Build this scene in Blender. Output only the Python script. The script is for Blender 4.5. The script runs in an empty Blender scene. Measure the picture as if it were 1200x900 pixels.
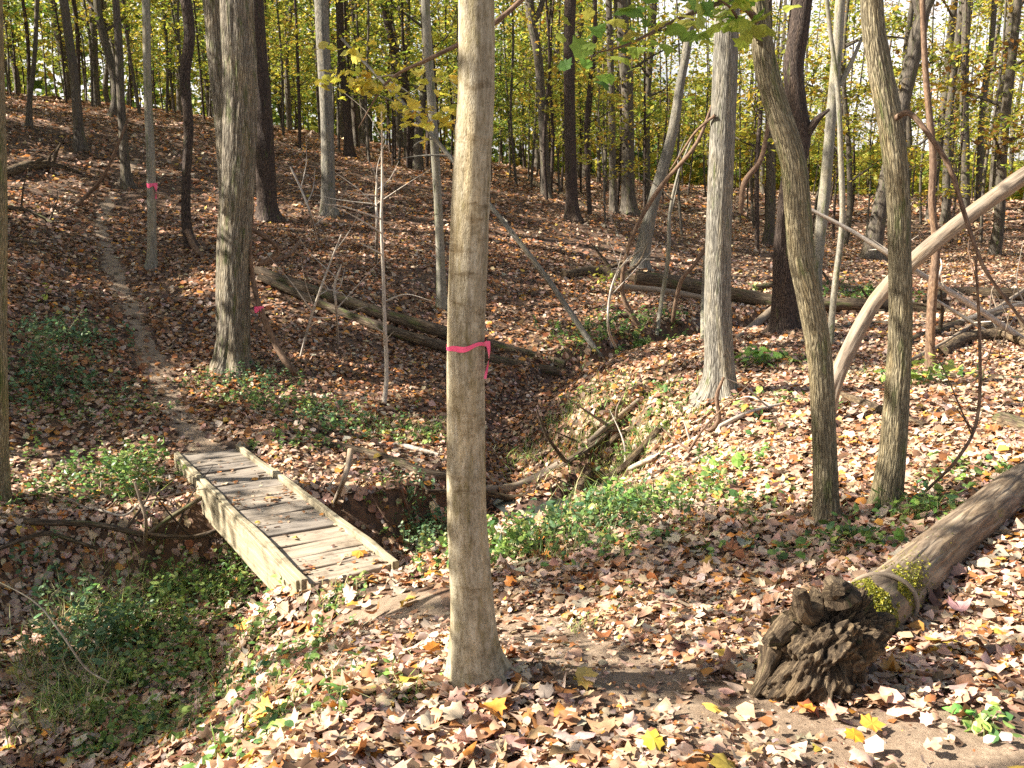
import bpy, math, random
import numpy as np
from mathutils import Vector
random.seed(7); RNG = np.random.default_rng(7)
sc = bpy.context.scene
COL = sc.collection
R = math.radians

# ------------------------------------------------------------------ camera
FPX, PITCH, EYE = 1178.0, R(12.0), 1.6
cd = bpy.data.cameras.new('camera'); cam = bpy.data.objects.new('camera', cd); COL.objects.link(cam)
cam.location = (0, 0, EYE); cam.rotation_euler = (R(90) - PITCH, 0, 0)
cd.sensor_width = 36; cd.lens = 36 * FPX / 1200; cd.clip_end = 600; cd.clip_start = .05
sc.camera = cam
CP, SP = math.cos(PITCH), math.sin(PITCH)

def ray(px, py):
    u = (px - 600) / FPX; v = (450 - py) / FPX
    return np.array([u, CP + v * SP, -SP + v * CP])
def at(px, py, Y):
    d = ray(px, py); t = Y / d[1]
    return np.array([d[0] * t, Y, EYE + d[2] * t])
def depth(p):
    return p[1] * CP - (p[2] - EYE) * SP
def pix(p):
    d = depth(p); return 600 + FPX * p[0] / d, 450 - FPX * (p[1] * SP + (p[2] - EYE) * CP) / d

# ------------------------------------------------------------------ noise
def _h(ix, iy, iz):
    n = (ix.astype(np.int64) * 73856093) ^ (iy.astype(np.int64) * 19349663) ^ (iz.astype(np.int64) * 83492791)
    n = (n ^ (n >> 13)) * 1274126177 & 0x7fffffff
    n = (n ^ (n >> 15)) * 668265263 & 0x7fffffff
    return ((n ^ (n >> 12)) & 0xffff) / 65535.0
def vn(x, y, z=0.0):
    x = np.asarray(x, float); y = np.asarray(y, float); z = np.asarray(z, float) + 0 * x
    ix, iy, iz = np.floor(x), np.floor(y), np.floor(z)
    fx, fy, fz = x - ix, y - iy, z - iz
    fx, fy, fz = [f * f * (3 - 2 * f) for f in (fx, fy, fz)]
    r = 0
    for a in (0, 1):
        for b in (0, 1):
            for c in (0, 1):
                w = (fx if a else 1 - fx) * (fy if b else 1 - fy) * (fz if c else 1 - fz)
                r = r + w * _h(ix + a, iy + b, iz + c)
    return r * 2 - 1
def fbm(x, y, z=0.0, o=4):
    r = 0; a = 1.0; s = 1.0
    for i in range(o):
        r = r + a * vn(x * s + 17.3 * i, y * s - 9.1 * i, z * s + 3.7 * i); a *= .5; s *= 2.03
    return r

# ------------------------------------------------------------------ terrain
ctrl = []
def cp(px, py, Y): ctrl.append(at(px, py, Y))
for a in [(600, 900, 2.55), (300, 900, 2.5), (900, 900, 2.5), (1180, 900, 2.5), (562, 810, 3.0), (950, 820, 2.85), (800, 760, 3.3),
          (1100, 700, 3.9), (1190, 600, 5.0), (1040, 595, 5.9), (970, 612, 5.6), (1190, 470, 8.8), (1100, 420, 11.8), (845, 465, 9.5),
          (900, 560, 6.8), (750, 600, 6.3), (700, 640, 5.4), (600, 680, 4.8), (500, 660, 5.2), (420, 690, 5.4), (530, 730, 4.2),
          (330, 690, 5.3), (200, 840, 3.05), (60, 880, 2.85), (300, 740, 4.35), (380, 780, 3.5),
          (700, 500, 9.9), (760, 420, 12.2), (800, 480, 9.2), (660, 455, 11.6), (650, 540, 9.2), (860, 405, 13.2), (1000, 400, 12.8), (1100, 380, 14.5),
          (240, 520, 9.15), (200, 480, 10.3), (190, 430, 12.0), (140, 350, 15.0), (110, 290, 18.0), (60, 400, 11.7), (30, 500, 9.6),
          (30, 570, 8.2), (120, 560, 8.6), (300, 470, 11.0), (400, 500, 10.2), (450, 530, 9.5), (400, 430, 12.5), (480, 470, 11.4), (272, 430, 12.0),
          (560, 440, 13.0), (450, 380, 15.0), (300, 320, 16.0), (660, 430, 13.6), (700, 340, 19.5), (600, 330, 19.0), (750, 365, 17.5), (50, 330, 14.5),
          (100, 200, 24.0), (20, 125, 31.0), (150, 135, 32.0), (300, 160, 33.0), (400, 180, 34.0), (500, 203, 35.0), (400, 280, 21.0), (300, 240, 23.0),
          (500, 300, 20.0), (600, 280, 23.0), (650, 228, 31.0), (700, 265, 26.0), (740, 250, 31.0), (850, 285, 28.0), (820, 320, 23.0), (960, 335, 22.0), (1050, 325, 23.0),
          (1000, 300, 30.0), (1150, 305, 28.0), (1190, 280, 36.0), (920, 268, 40.0)]:
    cp(*a)
for w in [(-1.2, 1, -.1), (0, 0, 0), (2, 0, .05), (5, 2, .1), (8, 6, .0), (8, 11, -.4), (12, 18, -.5), (-6, 4, -.7), (-7, 8, -.3), (-9, 12, .5), (-12, 18, 1.4), (-12, 4, 0), (-9, -2, .2),
          (-14, 26, 3.0), (-22, 32, 4.3), (-30, 20, 3.5), (-40, 60, 5.5), (-15, 60, 4.0), (0, 60, 1.6), (15, 60, .3), (35, 60, -.2), (0, 48, 1.7), (20, 40, -.4), (30, 20, -.2), (25, 5, .2),
          (0, -8, .2), (-40, 0, 1.5), (40, 0, .5), (-60, 110, 6), (0, 110, 2.0), (60, 110, .5), (0, 180, 3), (-100, 180, 7), (100, 180, 2), (-90, 60, 6), (90, 60, 1), (-60, -8, 2), (60, -8, 1)]:
    ctrl.append(np.array(w, float))
ctrl = np.array(ctrl)
def _tps(r2): return r2 * np.log(r2 + 1e-9) * .5
_n = len(ctrl)
_d2 = ((ctrl[:, None, :2] - ctrl[None, :, :2]) ** 2).sum(-1)
_A = np.zeros((_n + 3, _n + 3)); _A[:_n, :_n] = _tps(_d2) + np.eye(_n) * .15
_A[:_n, _n] = 1; _A[:_n, _n + 1:] = ctrl[:, :2]; _A[_n, :_n] = 1; _A[_n + 1:, :_n] = ctrl[:, :2].T
_w = np.linalg.solve(_A, np.concatenate([ctrl[:, 2], [0, 0, 0]]))
def base_z(x, y):
    out = np.empty_like(x)
    for i in range(0, len(x), 20000):
        xs, ys = x[i:i + 20000], y[i:i + 20000]
        d2 = (xs[:, None] - ctrl[None, :, 0]) ** 2 + (ys[:, None] - ctrl[None, :, 1]) ** 2
        out[i:i + 20000] = _tps(d2) @ _w[:_n] + _w[_n] + _w[_n + 1] * xs + _w[_n + 2] * ys
    return np.clip(out, -1.4, 9)
#            x     y    bed   halfw slope
CREEK = np.array([(-4.2, -3, -1.2, .7, .6), (-3.6, 2.2, -1.3, .7, .65), (-3.1, 3.8, -1.45, .8, .7), (-2.85, 5.1, -1.55, .9, .75), (-2.7, 6.4, -1.6, .8, .85), (-1.8, 7.2, -1.6, .7, 2.0),
                  (-.8, 7.15, -1.6, .8, 2.0), (.02, 7.95, -1.55, .6, 1.6), (.40, 8.9, -1.5, .5, 1.0), (.10, 10.2, -1.52, .25, .85), (-.1, 11.6, -1.48, .25, .75), (.5, 13.2, -1.3, .3, .8),
                  (1.4, 14.6, -1.3, .4, 1.4), (2.8, 15.9, -1.3, .5, 1.5), (4.5, 17, -1.25, .6, 1.2), (7.5, 17.8, -1.2, .8, .8), (12, 17.5, -1.2, .8, .8), (20, 16, -1.1, .8, .8)])
def carve(x, y, z):
    best = np.full(len(x), 1e9)
    for a, b in zip(CREEK[:-1], CREEK[1:]):
        dx, dy = b[0] - a[0], b[1] - a[1]
        t = np.clip(((x - a[0]) * dx + (y - a[1]) * dy) / (dx * dx + dy * dy), 0, 1)
        d = np.hypot(x - a[0] - t * dx, y - a[1] - t * dy)
        bed = a[2] + t * (b[2] - a[2]); w = a[3] + t * (b[3] - a[3]); s = a[4] + t * (b[4] - a[4])
        dd = np.maximum(d - w, 0)
        h = bed + s * dd + .12 * np.minimum(d / w, 1) ** 2 * 0.6
        best = np.minimum(best, h)
    k = .12
    hh = np.clip(.5 + .5 * (best - z) / k, 0, 1)
    return best * (1 - hh) + z * hh - k * hh * (1 - hh)
PATHL = [(1290, 905, 0), (1080, 880, 0), (900, 850, 0), (780, 800, 0), (700, 758, 0), (600, 735, 0), (500, 718, 0), (430, 692, 0)]
PATHR = [(246, 524, 0), (215, 490, 0), (192, 450, 0), (170, 400, 0), (148, 350, 0), (128, 300, 0), (118, 255, 0), (140, 215, 0), (160, 185, 0)]
def crv(pts, n):
    P = np.array(pts, float); P = np.vstack([2 * P[0] - P[1], P, 2 * P[-1] - P[-2]])
    L = len(P) - 3; t = np.linspace(0, L - 1e-6, n); i = t.astype(int); f = (t - i)[:, None]
    a, b, c, d = P[i], P[i + 1], P[i + 2], P[i + 3]
    return .5 * ((2 * b) + (c - a) * f + (2 * a - 5 * b + 4 * c - d) * f ** 2 + (3 * b - a - 3 * c + d) * f ** 3)
NOTCH = None
def notch(x, y):
    global NOTCH
    if NOTCH is None: NOTCH = crv([(.62, 8.75), (.78, 9.15), (1.05, 9.75), (1.35, 10.35), (1.75, 10.9)], 30)
    out = np.zeros(len(x)); m = (np.abs(x - 1.2) < 2.2) & (np.abs(y - 9.8) < 2.4)
    if m.any():
        D = np.hypot(x[m][:, None] - NOTCH[None, :, 0], y[m][:, None] - NOTCH[None, :, 1]); i = D.argmin(1); d = D.min(1)
        side = (x[m] - NOTCH[i, 0]) * .86 - (y[m] - NOTCH[i, 1]) * .5
        t = i / 29.0; env = np.clip(1.25 - t, 0, 1)
        out[m] = env * (-.34 * np.exp(-(d / .17) ** 2) + .16 * np.exp(-((side + .42) / .26) ** 2) * np.exp(-(d / .9) ** 4) + .10 * np.exp(-((side - .38) / .2) ** 2) * np.exp(-(d / .8) ** 4))
    return out
def ground0(x, y):
    x = np.atleast_1d(np.asarray(x, float)); y = np.atleast_1d(np.asarray(y, float))
    z = base_z(x, y)
    w = fbm(x * .9, y * .9, 0, 3)
    z = carve(x + .14 * fbm(x * 1.4, y * 1.4, 5.0, 3), y + .14 * fbm(x * 1.4, y * 1.4, 9.0, 3), z + .05 * w)
    return z + notch(x, y) + .018 * fbm(x * 4, y * 4, 2.0, 3)
def hit(px, py, f=ground0):
    d = ray(px, py); ts = np.concatenate([np.linspace(1.5, 12, 300), np.linspace(12.05, 60, 700), np.linspace(60, 150, 200)])
    P = d[None] * ts[:, None]; P[:, 2] += EYE
    below = P[:, 2] < f(P[:, 0], P[:, 1])
    if not below.any(): return P[-1]
    i = int(np.argmax(below)); p = P[i].copy(); p[2] = f(p[:1], p[1:2])[0]; return p
path_a = crv([hit(p[0], p[1])[:2] for p in PATHL], 120)
path_b = crv([hit(p[0], p[1])[:2] for p in PATHR], 120)
_ap = np.vstack([path_a, path_b])
def path_d(x, y):
    out = np.full(len(x), 9.0); m = (y < 30) & (y > 0)
    xs, ys = x[m], y[m]; r = np.empty(len(xs))
    for i in range(0, len(xs), 20000):
        r[i:i + 20000] = np.sqrt((xs[i:i + 20000, None] - _ap[None, :, 0]) ** 2 + (ys[i:i + 20000, None] - _ap[None, :, 1]) ** 2).min(1)
    out[m] = r; return out
def ground(x, y):
    x = np.atleast_1d(np.asarray(x, float)); y = np.atleast_1d(np.asarray(y, float))
    d = path_d(x, y)
    z = ground0(x, y) - .035 * np.exp(-(d / .3) ** 2)
    ax, ay = -1.87, 3.35; L = math.hypot(ax, ay); ax, ay = ax / L, ay / L
    u = (x + .97) * ax + (y - 5.70) * ay; q = (x + .97) * ay - (y - 5.70) * ax
    deck = -.75 - .19 * np.clip(u / L, 0, 1) - np.where(u < 0, .055 + .06 * np.clip(1 + u / .1, 0, 1), .115)
    ql, qw = np.where(u < 0, .95, .56), np.where(u < 0, .55, .2)
    ql = ql + (.56 - ql) * np.clip(1 + u / .3, 0, 1); qw = qw + (.2 - qw) * np.clip(1 + u / .3, 0, 1)
    inside = np.clip((ql - np.abs(q)) / qw, 0, 1) * np.clip((u + 1.1) / 1.05, 0, 1) * np.clip((L + .14 - u) / .14, 0, 1)
    return z * (1 - inside) + np.minimum(z, deck) * inside
def gz(x, y): return float(ground([x], [y])[0])
def hitg(px, py): return hit(px, py, ground)
def normals(x, y, e=.06):
    zx = (ground(x + e, y) - ground(x - e, y)) / (2 * e); zy = (ground(x, y + e) - ground(x, y - e)) / (2 * e)
    n = np.stack([-zx, -zy, np.ones_like(zx)], 1); return n / np.linalg.norm(n, axis=1, keepdims=True)

# ------------------------------------------------------------------ materials
def mat(name):
    m = bpy.data.materials.new(name); m.use_nodes = True; nt = m.node_tree
    b = nt.nodes['Principled BSDF']; return m, nt, b
def nd(nt, t, **k):
    n = nt.nodes.new(t)
    for a, v in k.items():
        if a.startswith('i_'): n.inputs[a[2:].replace('_', ' ')].default_value = v
        else: setattr(n, a, v)
    return n
def ramp(nt, src, stops):
    r = nt.nodes.new('ShaderNodeValToRGB'); e = r.color_ramp.elements
    while len(e) < len(stops): e.new(.5)
    for q, (p, c) in zip(e, stops): q.position = p; q.color = (*c, 1)
    nt.links.new(src, r.inputs[0]); return r.outputs[0]
def mapped(nt, scale):
    tc = nd(nt, 'ShaderNodeTexCoord'); mp = nd(nt, 'ShaderNodeMapping'); mp.inputs['Scale'].default_value = scale
    nt.links.new(tc.outputs['Object'], mp.inputs[0]); return mp.outputs[0]
def barkmap(nt, scale):
    a = nd(nt, 'ShaderNodeAttribute', attribute_name='Col'); mp = nd(nt, 'ShaderNodeMapping'); mp.inputs['Scale'].default_value = scale
    nt.links.new(a.outputs['Vector'], mp.inputs[0]); return mp.outputs[0]
def noise(nt, vec, s, detail=5, rough=.6, dist=0):
    n = nd(nt, 'ShaderNodeTexNoise', i_Scale=s, i_Detail=detail, i_Roughness=rough, i_Distortion=dist)
    nt.links.new(vec, n.inputs['Vector']); return n.outputs[0]
def mixc(nt, fac, a, b, mode='MIX'):
    m = nd(nt, 'ShaderNodeMix', data_type='RGBA', blend_type=mode)
    for s, v in ((0, fac), (6, a), (7, b)):
        if isinstance(v, (int, float, tuple)): m.inputs[s].default_value = (*v, 1) if isinstance(v, tuple) else v
        else: nt.links.new(v, m.inputs[s])
    return m.outputs[2]
def bump(nt, b, h, strength, dist):
    n = nd(nt, 'ShaderNodeBump', i_Strength=strength, i_Distance=dist); nt.links.new(h, n.inputs['Height']); nt.links.new(n.outputs[0], b.inputs['Normal']); return n

def bark(name, lo, mid, hi, sc_xy=30, sc_z=5, moss=0.0, dist=.012, mosscol=(.09, .11, .03), band=0.0, crack=0.0):
    m, nt, b = mat(name)
    n1 = noise(nt, barkmap(nt, (sc_xy, sc_xy, sc_z)), 1.0, 8, .68, .5)
    n2 = noise(nt, barkmap(nt, (7, 7, 1.6)), 1.2, 5, .65)
    c = ramp(nt, n1, [(.32, lo), (.5, mid), (.68, hi)])
    c = mixc(nt, 1.0, c, ramp(nt, n2, [(.3, (.62, .62, .64)), (.5, (1, 1, 1)), (.7, (1.2, 1.1, .9))]), 'MULTIPLY')
    h = n1
    if crack:
        wv = mixc(nt, .10, barkmap(nt, (sc_xy * .62, sc_xy * .62, sc_z * .42)), nd(nt, 'ShaderNodeTexNoise', i_Scale=30.0).outputs[1], 'ADD')
        vo = nd(nt, 'ShaderNodeTexVoronoi', feature='DISTANCE_TO_EDGE', i_Scale=1.0, i_Randomness=1.0); nt.links.new(wv, vo.inputs['Vector'])
        e = ramp(nt, vo.outputs[0], [(.0, (0, 0, 0)), (.22, (1, 1, 1))])
        c = mixc(nt, 1.0, c, ramp(nt, vo.outputs[0], [(.0, (1 - crack,) * 3), (.13, (1, 1, 1))]), 'MULTIPLY')
        h = mixc(nt, .55, n1, e)
    if band:
        n3 = noise(nt, barkmap(nt, (5, 5, 24)), 1.0, 5, .72)
        c = mixc(nt, band, c, ramp(nt, n3, [(.55, (1, 1, 1)), (.68, (.50, .44, .36))]), 'MULTIPLY')
        n4 = noise(nt, barkmap(nt, (16, 16, 7)), 1.0, 6, .72)
        c = mixc(nt, 1.0, c, ramp(nt, n4, [(.34, (.66, .64, .46)), (.48, (1, 1, 1)), (.62, (1.2, 1.24, 1.28))]), 'MULTIPLY')
        n5 = noise(nt, barkmap(nt, (150, 150, 110)), 1.0, 3, .65)
        c = mixc(nt, .8, c, ramp(nt, n5, [(.32, (.5, .45, .38)), (.46, (1, 1, 1))]), 'MULTIPLY')
        h = mixc(nt, .5, n1, n5)
    if moss:
        mk = ramp(nt, noise(nt, barkmap(nt, (9, 9, 2.2)), 1.2, 7, .72), [(.62 - moss * .3, (0, 0, 0)), (.74 - moss * .2, (1, 1, 1))])
        c = mixc(nt, mk, c, mosscol)
    nt.links.new(c, b.inputs['Base Color']); b.inputs['Roughness'].default_value = .85; b.inputs['Specular IOR Level'].default_value = .25
    bump(nt, b, h, 1.0, dist); return m
M = {}
M['main'] = bark('pale_smooth_bark', (.20, .165, .10), (.33, .28, .185), (.45, .40, .29), 60, 22, 0, .005, band=.9)
M['oak'] = bark('grey_furrowed_bark', (.07, .055, .04), (.24, .20, .145), (.46, .42, .33), 70, 12, .3, .02, crack=.5)
M['olive'] = bark('olive_ridged_bark', (.10, .08, .048), (.26, .215, .13), (.44, .38, .25), 90, 24, .3, .014, crack=.42)
M['grey'] = bark('grey_ash_bark', (.09, .08, .065), (.25, .23, .185), (.42, .39, .33), 80, 14, .15, .014, crack=.5)
M['dark'] = bark('dark_reddish_bark', (.025, .018, .015), (.085, .06, .048), (.17, .13, .10), 60, 20, .1, .018, crack=.7)
M['pale'] = bark('pale_young_bark', (.10, .09, .07), (.23, .21, .165), (.38, .36, .29), 60, 26, .3, .006)
M['far'] = bark('woodland_bark', (.045, .036, .028), (.12, .10, .078), (.22, .19, .15), 45, 10, .25, .012, crack=.5)
M['dead'] = bark('weathered_dead_wood', (.15, .112, .08), (.25, .197, .143), (.36, .297, .228), 40, 4, 0, .008)
M['log'] = bark('mossy_fallen_bark', (.035, .025, .017), (.12, .086, .056), (.24, .19, .13), 60, 9, .3, .014, crack=.5)
M['biglog'] = bark('grey_bare_log_wood', (.07, .048, .032), (.19, .14, .095), (.33, .265, .19), 30, 5, .12, .009, (.17, .17, .02), crack=.2)
M['rot'] = bark('rotten_root_wood', (.012, .009, .006), (.105, .073, .044), (.32, .24, .145), 46, 12, .10, .04)
M['vine'] = bark('brown_vine_bark', (.05, .032, .02), (.16, .10, .065), (.30, .21, .14), 60, 20, 0, .004)
M['twig'] = bark('bleached_twig', (.22, .18, .14), (.45, .39, .32), (.6, .55, .48), 60, 30, 0, .002)

def leafmat(name, trans=.3, rough=.5, spec=.3, var=.25):
    m, nt, b = mat(name)
    a = nd(nt, 'ShaderNodeAttribute', attribute_name='Col')
    n = noise(nt, mapped(nt, (1, 1, 1)), 45, 3, .6)
    c = mixc(nt, 1.0, a.outputs[0], ramp(nt, n, [(.3, (1 - var,) * 3), (.6, (1 + var * .4,) * 3)]), 'MULTIPLY')
    nt.links.new(c, b.inputs['Base Color']); b.inputs['Roughness'].default_value = rough; b.inputs['Specular IOR Level'].default_value = spec
    t = nd(nt, 'ShaderNodeBsdfTranslucent'); nt.links.new(c, t.inputs[0])
    x = nd(nt, 'ShaderNodeMixShader'); x.inputs[0].default_value = trans
    nt.links.new(b.outputs[0], x.inputs[1]); nt.links.new(t.outputs[0], x.inputs[2])
    nt.links.new(x.outputs[0], nt.nodes['Material Output'].inputs[0]); return m
M['litter'] = leafmat('dry_leaf', .16, .5, .45)
M['leaf'] = leafmat('crown_leaf', .5, .5, .35, .2)
M['green'] = leafmat('green_leaf', .32, .4, .4, .2)

m, nt, b = mat('forest_soil')
v = mapped(nt, (1, 1, 1))
vo = nd(nt, 'ShaderNodeTexVoronoi', i_Scale=14.0, i_Randomness=1.0); nt.links.new(v, vo.inputs['Vector'])
n1 = noise(nt, v, 9, 6, .7); n2 = noise(nt, v, .8, 4, .6)
c = ramp(nt, n1, [(.25, (.014, .011, .008)), (.5, (.048, .036, .026)), (.75, (.12, .085, .055))])
c2 = mixc(nt, .4, c, ramp(nt, vo.outputs['Color'], [(.1, (.05, .03, .02)), (.45, (.20, .10, .05)), (.8, (.30, .15, .07)), (1, (.12, .09, .05))]))
nt.links.new(c2, b.inputs['Base Color']); b.inputs['Roughness'].default_value = .95
bump(nt, b, n1, .8, .04); M['soil'] = m
m, nt, b = mat('trodden_dirt')
v = mapped(nt, (1, 1, 1)); n1 = noise(nt, v, 42, 10, .85, .3); n2 = noise(nt, v, 3, 4, .6)
c = ramp(nt, n1, [(.3, (.14, .095, .062)), (.5, (.31, .225, .15)), (.7, (.50, .385, .275))])
c = mixc(nt, 1.0, c, ramp(nt, n2, [(.35, (.75, .72, .7)), (.6, (1.1, 1.1, 1.1))]), 'MULTIPLY')
nt.links.new(c, b.inputs['Base Color']); b.inputs['Roughness'].default_value = .95; bump(nt, b, n1, .8, .02); M['dirt'] = m
def wood(name, lo, mid, hi, along=1):
    m, nt, b = mat(name)
    s = [34, 34, 34]; s[along] = 2.2
    n1 = noise(nt, mapped(nt, s), 1, 7, .7, .6); n2 = noise(nt, mapped(nt, (1, 1, 1)), 5, 6, .7)
    c = ramp(nt, n1, [(.3, lo), (.5, mid), (.7, hi)])
    c = mixc(nt, 1.0, c, ramp(nt, n2, [(.32, (.42, .38, .33)), (.5, (.95, .95, .95)), (.7, (1.1, 1.08, 1.05))]), 'MULTIPLY')
    oi = nd(nt, 'ShaderNodeObjectInfo'); c = mixc(nt, 1.0, c, ramp(nt, oi.outputs['Random'], [(0, (.72, .72, .74)), (.5, (1, .98, .95)), (1, (1.15, 1.08, .98))]), 'MULTIPLY')
    nt.links.new(c, b.inputs['Base Color']); b.inputs['Roughness'].default_value = .75; bump(nt, b, n1, .8, .006); return m
M['plank'] = wood('weathered_plank', (.16, .13, .10), (.29, .245, .195), (.40, .35, .285), 0)
M['rail'] = wood('greenish_treated_timber', (.17, .14, .085), (.32, .275, .18), (.45, .405, .30), 1)
m, nt, b = mat('pink_tape'); b.inputs['Base Color'].default_value = (.85, .10, .22, 1); b.inputs['Roughness'].default_value = .35
bump(nt, b, noise(nt, mapped(nt, (1, 1, 1)), 90, 2), .4, .002); M['pink'] = m
m, nt, b = mat('creek_water'); b.inputs['Base Color'].default_value = (.03, .035, .03, 1); b.inputs['Roughness'].default_value = .04
b.inputs['Specular IOR Level'].default_value = .8; bump(nt, b, noise(nt, mapped(nt, (1, 1, 1)), 30, 3), .35, .01); M['water'] = m
m, nt, b = mat('leaf_smudge'); M['rootsoil'] = m
n1 = noise(nt, mapped(nt, (1, 1, 1)), 22, 7, .75); nt.links.new(ramp(nt, n1, [(.3, (.018, .012, .008)), (.55, (.08, .052, .032)), (.75, (.2, .13, .08))]), b.inputs['Base Color'])
b.inputs['Roughness'].default_value = .95; bump(nt, b, n1, 1, .04)

# ------------------------------------------------------------------ mesh builder
class MB:
    def __init__(s): s.v = []; s.f = []; s.c = []; s.n = 0
    def add(s, v, faces, col=None):
        """faces: int array (m,k) relative"""
        v = np.asarray(v, float).reshape(-1, 3); s.f.append(np.asarray(faces, np.int64) + s.n); s.v.append(v)
        if col is None: col = (1, 1, 1)
        col = np.asarray(col, float)
        if col.ndim == 1: col = np.tile(col, (len(v), 1))
        s.c.append(col); s.n += len(v)
    def build(s, name, m, parent=None, smooth=True):
        v = np.vstack(s.v); c = np.vstack(s.c)
        o0 = np.array(parent['_o']) if parent is not None and '_o' in parent else np.zeros(3)
        v = v - o0
        me = bpy.data.meshes.new(name); me.vertices.add(len(v)); me.vertices.foreach_set('co', v.astype(np.float32).ravel())
        lt = np.concatenate([np.full(len(f), f.shape[1]) for f in s.f]); loops = np.concatenate([f.ravel() for f in s.f])
        me.loops.add(len(loops)); me.loops.foreach_set('vertex_index', loops.astype(np.int32))
        me.polygons.add(len(lt)); me.polygons.foreach_set('loop_start', np.concatenate([[0], np.cumsum(lt)[:-1]]).astype(np.int32))
        me.polygons.foreach_set('use_smooth', np.full(len(lt), smooth))
        me.update(calc_edges=True)
        at_ = me.color_attributes.new('Col', 'FLOAT_COLOR', 'POINT')
        at_.data.foreach_set('color', np.hstack([c, np.ones((len(c), 1))]).astype(np.float32).ravel())
        for q in (m if isinstance(m, (list, tuple)) else [m]): me.materials.append(q)
        o = bpy.data.objects.new(name, me); COL.objects.link(o)
        if parent is not None: o.parent = parent
        return o
def tag(o, label=None, cat=None, group=None, kind=None):
    if label: o['label'] = label
    if cat: o['category'] = cat
    if group: o['group'] = group
    if kind: o['kind'] = kind
    return o
def thing(name, loc, label, cat, group=None):
    o = bpy.data.objects.new(name, None); COL.objects.link(o); o.location = [float(q) for q in loc]; o.empty_display_size = .1
    o['_o'] = [float(q) for q in loc]; return tag(o, label, cat, group)
def tube(mb, pts, rad, seg=10, n=None, amp=0.0, fx=3.0, fz=2.0, ridge=0, flare=None, seed=0.0, cap=True, rings=None, smooth=True):
    P = np.array(pts, float); rad = np.array(rad, float)
    if n is None: n = max(4, len(P) * 3)
    C = crv(P, n) if len(P) > 2 else P[0] + (P[-1] - P[0]) * np.linspace(0, 1, n)[:, None]
    rr = np.interp(np.linspace(0, 1, n), np.linspace(0, 1, len(rad)), rad)
    T = np.gradient(C, axis=0); T /= np.linalg.norm(T, axis=1, keepdims=True) + 1e-12
    up = np.array([0, 1, 0.]) if abs(T[0][1]) < .8 else np.array([1, 0, 0.])
    U = np.cross(T[0], up); U /= np.linalg.norm(U); Us = []
    for t in T:
        U = U - t * (U @ t); U = U / np.linalg.norm(U); Us.append(U)
    Us = np.array(Us); V = np.cross(T, Us)
    th = np.linspace(0, 2 * np.pi, seg, endpoint=False)
    L = np.concatenate([[0], np.cumsum(np.linalg.norm(np.diff(C, axis=0), axis=1))])
    ct, st = np.cos(th)[None], np.sin(th)[None]; LL = L[:, None] + 0 * ct
    r = rr[:, None] * np.ones((1, seg))
    if amp:
        r = r * (1 + amp * fbm(ct * fx + seed + 0 * LL, st * fx + 0 * LL, LL * fz, 3))
        if ridge: r = r * (1 + ridge * (1 - 2 * np.abs(vn(ct * fx * 5 + seed + 0 * LL, st * fx * 5 + 0 * LL, LL * fz * 2.2))))
    if flare:
        fh, fa, lobes = flare
        e = np.exp(-np.maximum(L[:, None] - .13, 0) / fh); r = r * (1 + fa * e * (1 + .45 * np.cos(th[None] * lobes + seed) + .25 * np.cos(th[None] * (lobes + 2) + seed * 2)))
    if rings:
        for (h, w, a) in rings: r = r * (1 + a * np.exp(-((LL + .012 * np.cos(th * 2 + h)[None] - h) / w) ** 2))
    vv = C[:, None] + (Us[:, None] * ct[..., None] + V[:, None] * st[..., None]) * r[..., None]
    i = np.arange(n - 1)[:, None] * seg; j = np.arange(seg)[None]; j2 = (j + 1) % seg
    f = np.stack([i + j, i + seg + j, i + seg + j2, i + j2], -1).reshape(-1, 4)[:, ::-1]
    v = vv.reshape(-1, 3); rm = float(rr.max())
    cc = np.stack([rm * ct + 0 * LL, rm * st + 0 * LL, LL + seed * 3 + 0 * ct], -1).reshape(-1, 3)
    mb.add(v, f, cc)
    if cap:
        for k, rev in ((0, 1), (n - 1, 0)):
            ring = v[k * seg:(k + 1) * seg]; c = ring.mean(0)
            vv2 = np.vstack([ring, c]); q = np.arange(seg); ff = np.stack([q, (q + 1) % seg, np.full(seg, seg)], 1)
            mb.add(vv2, ff[:, ::-1] if rev else ff, np.vstack([cc[k * seg:(k + 1) * seg], [[0, 0, cc[k * seg, 2]]]]))
    return C, rr

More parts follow.
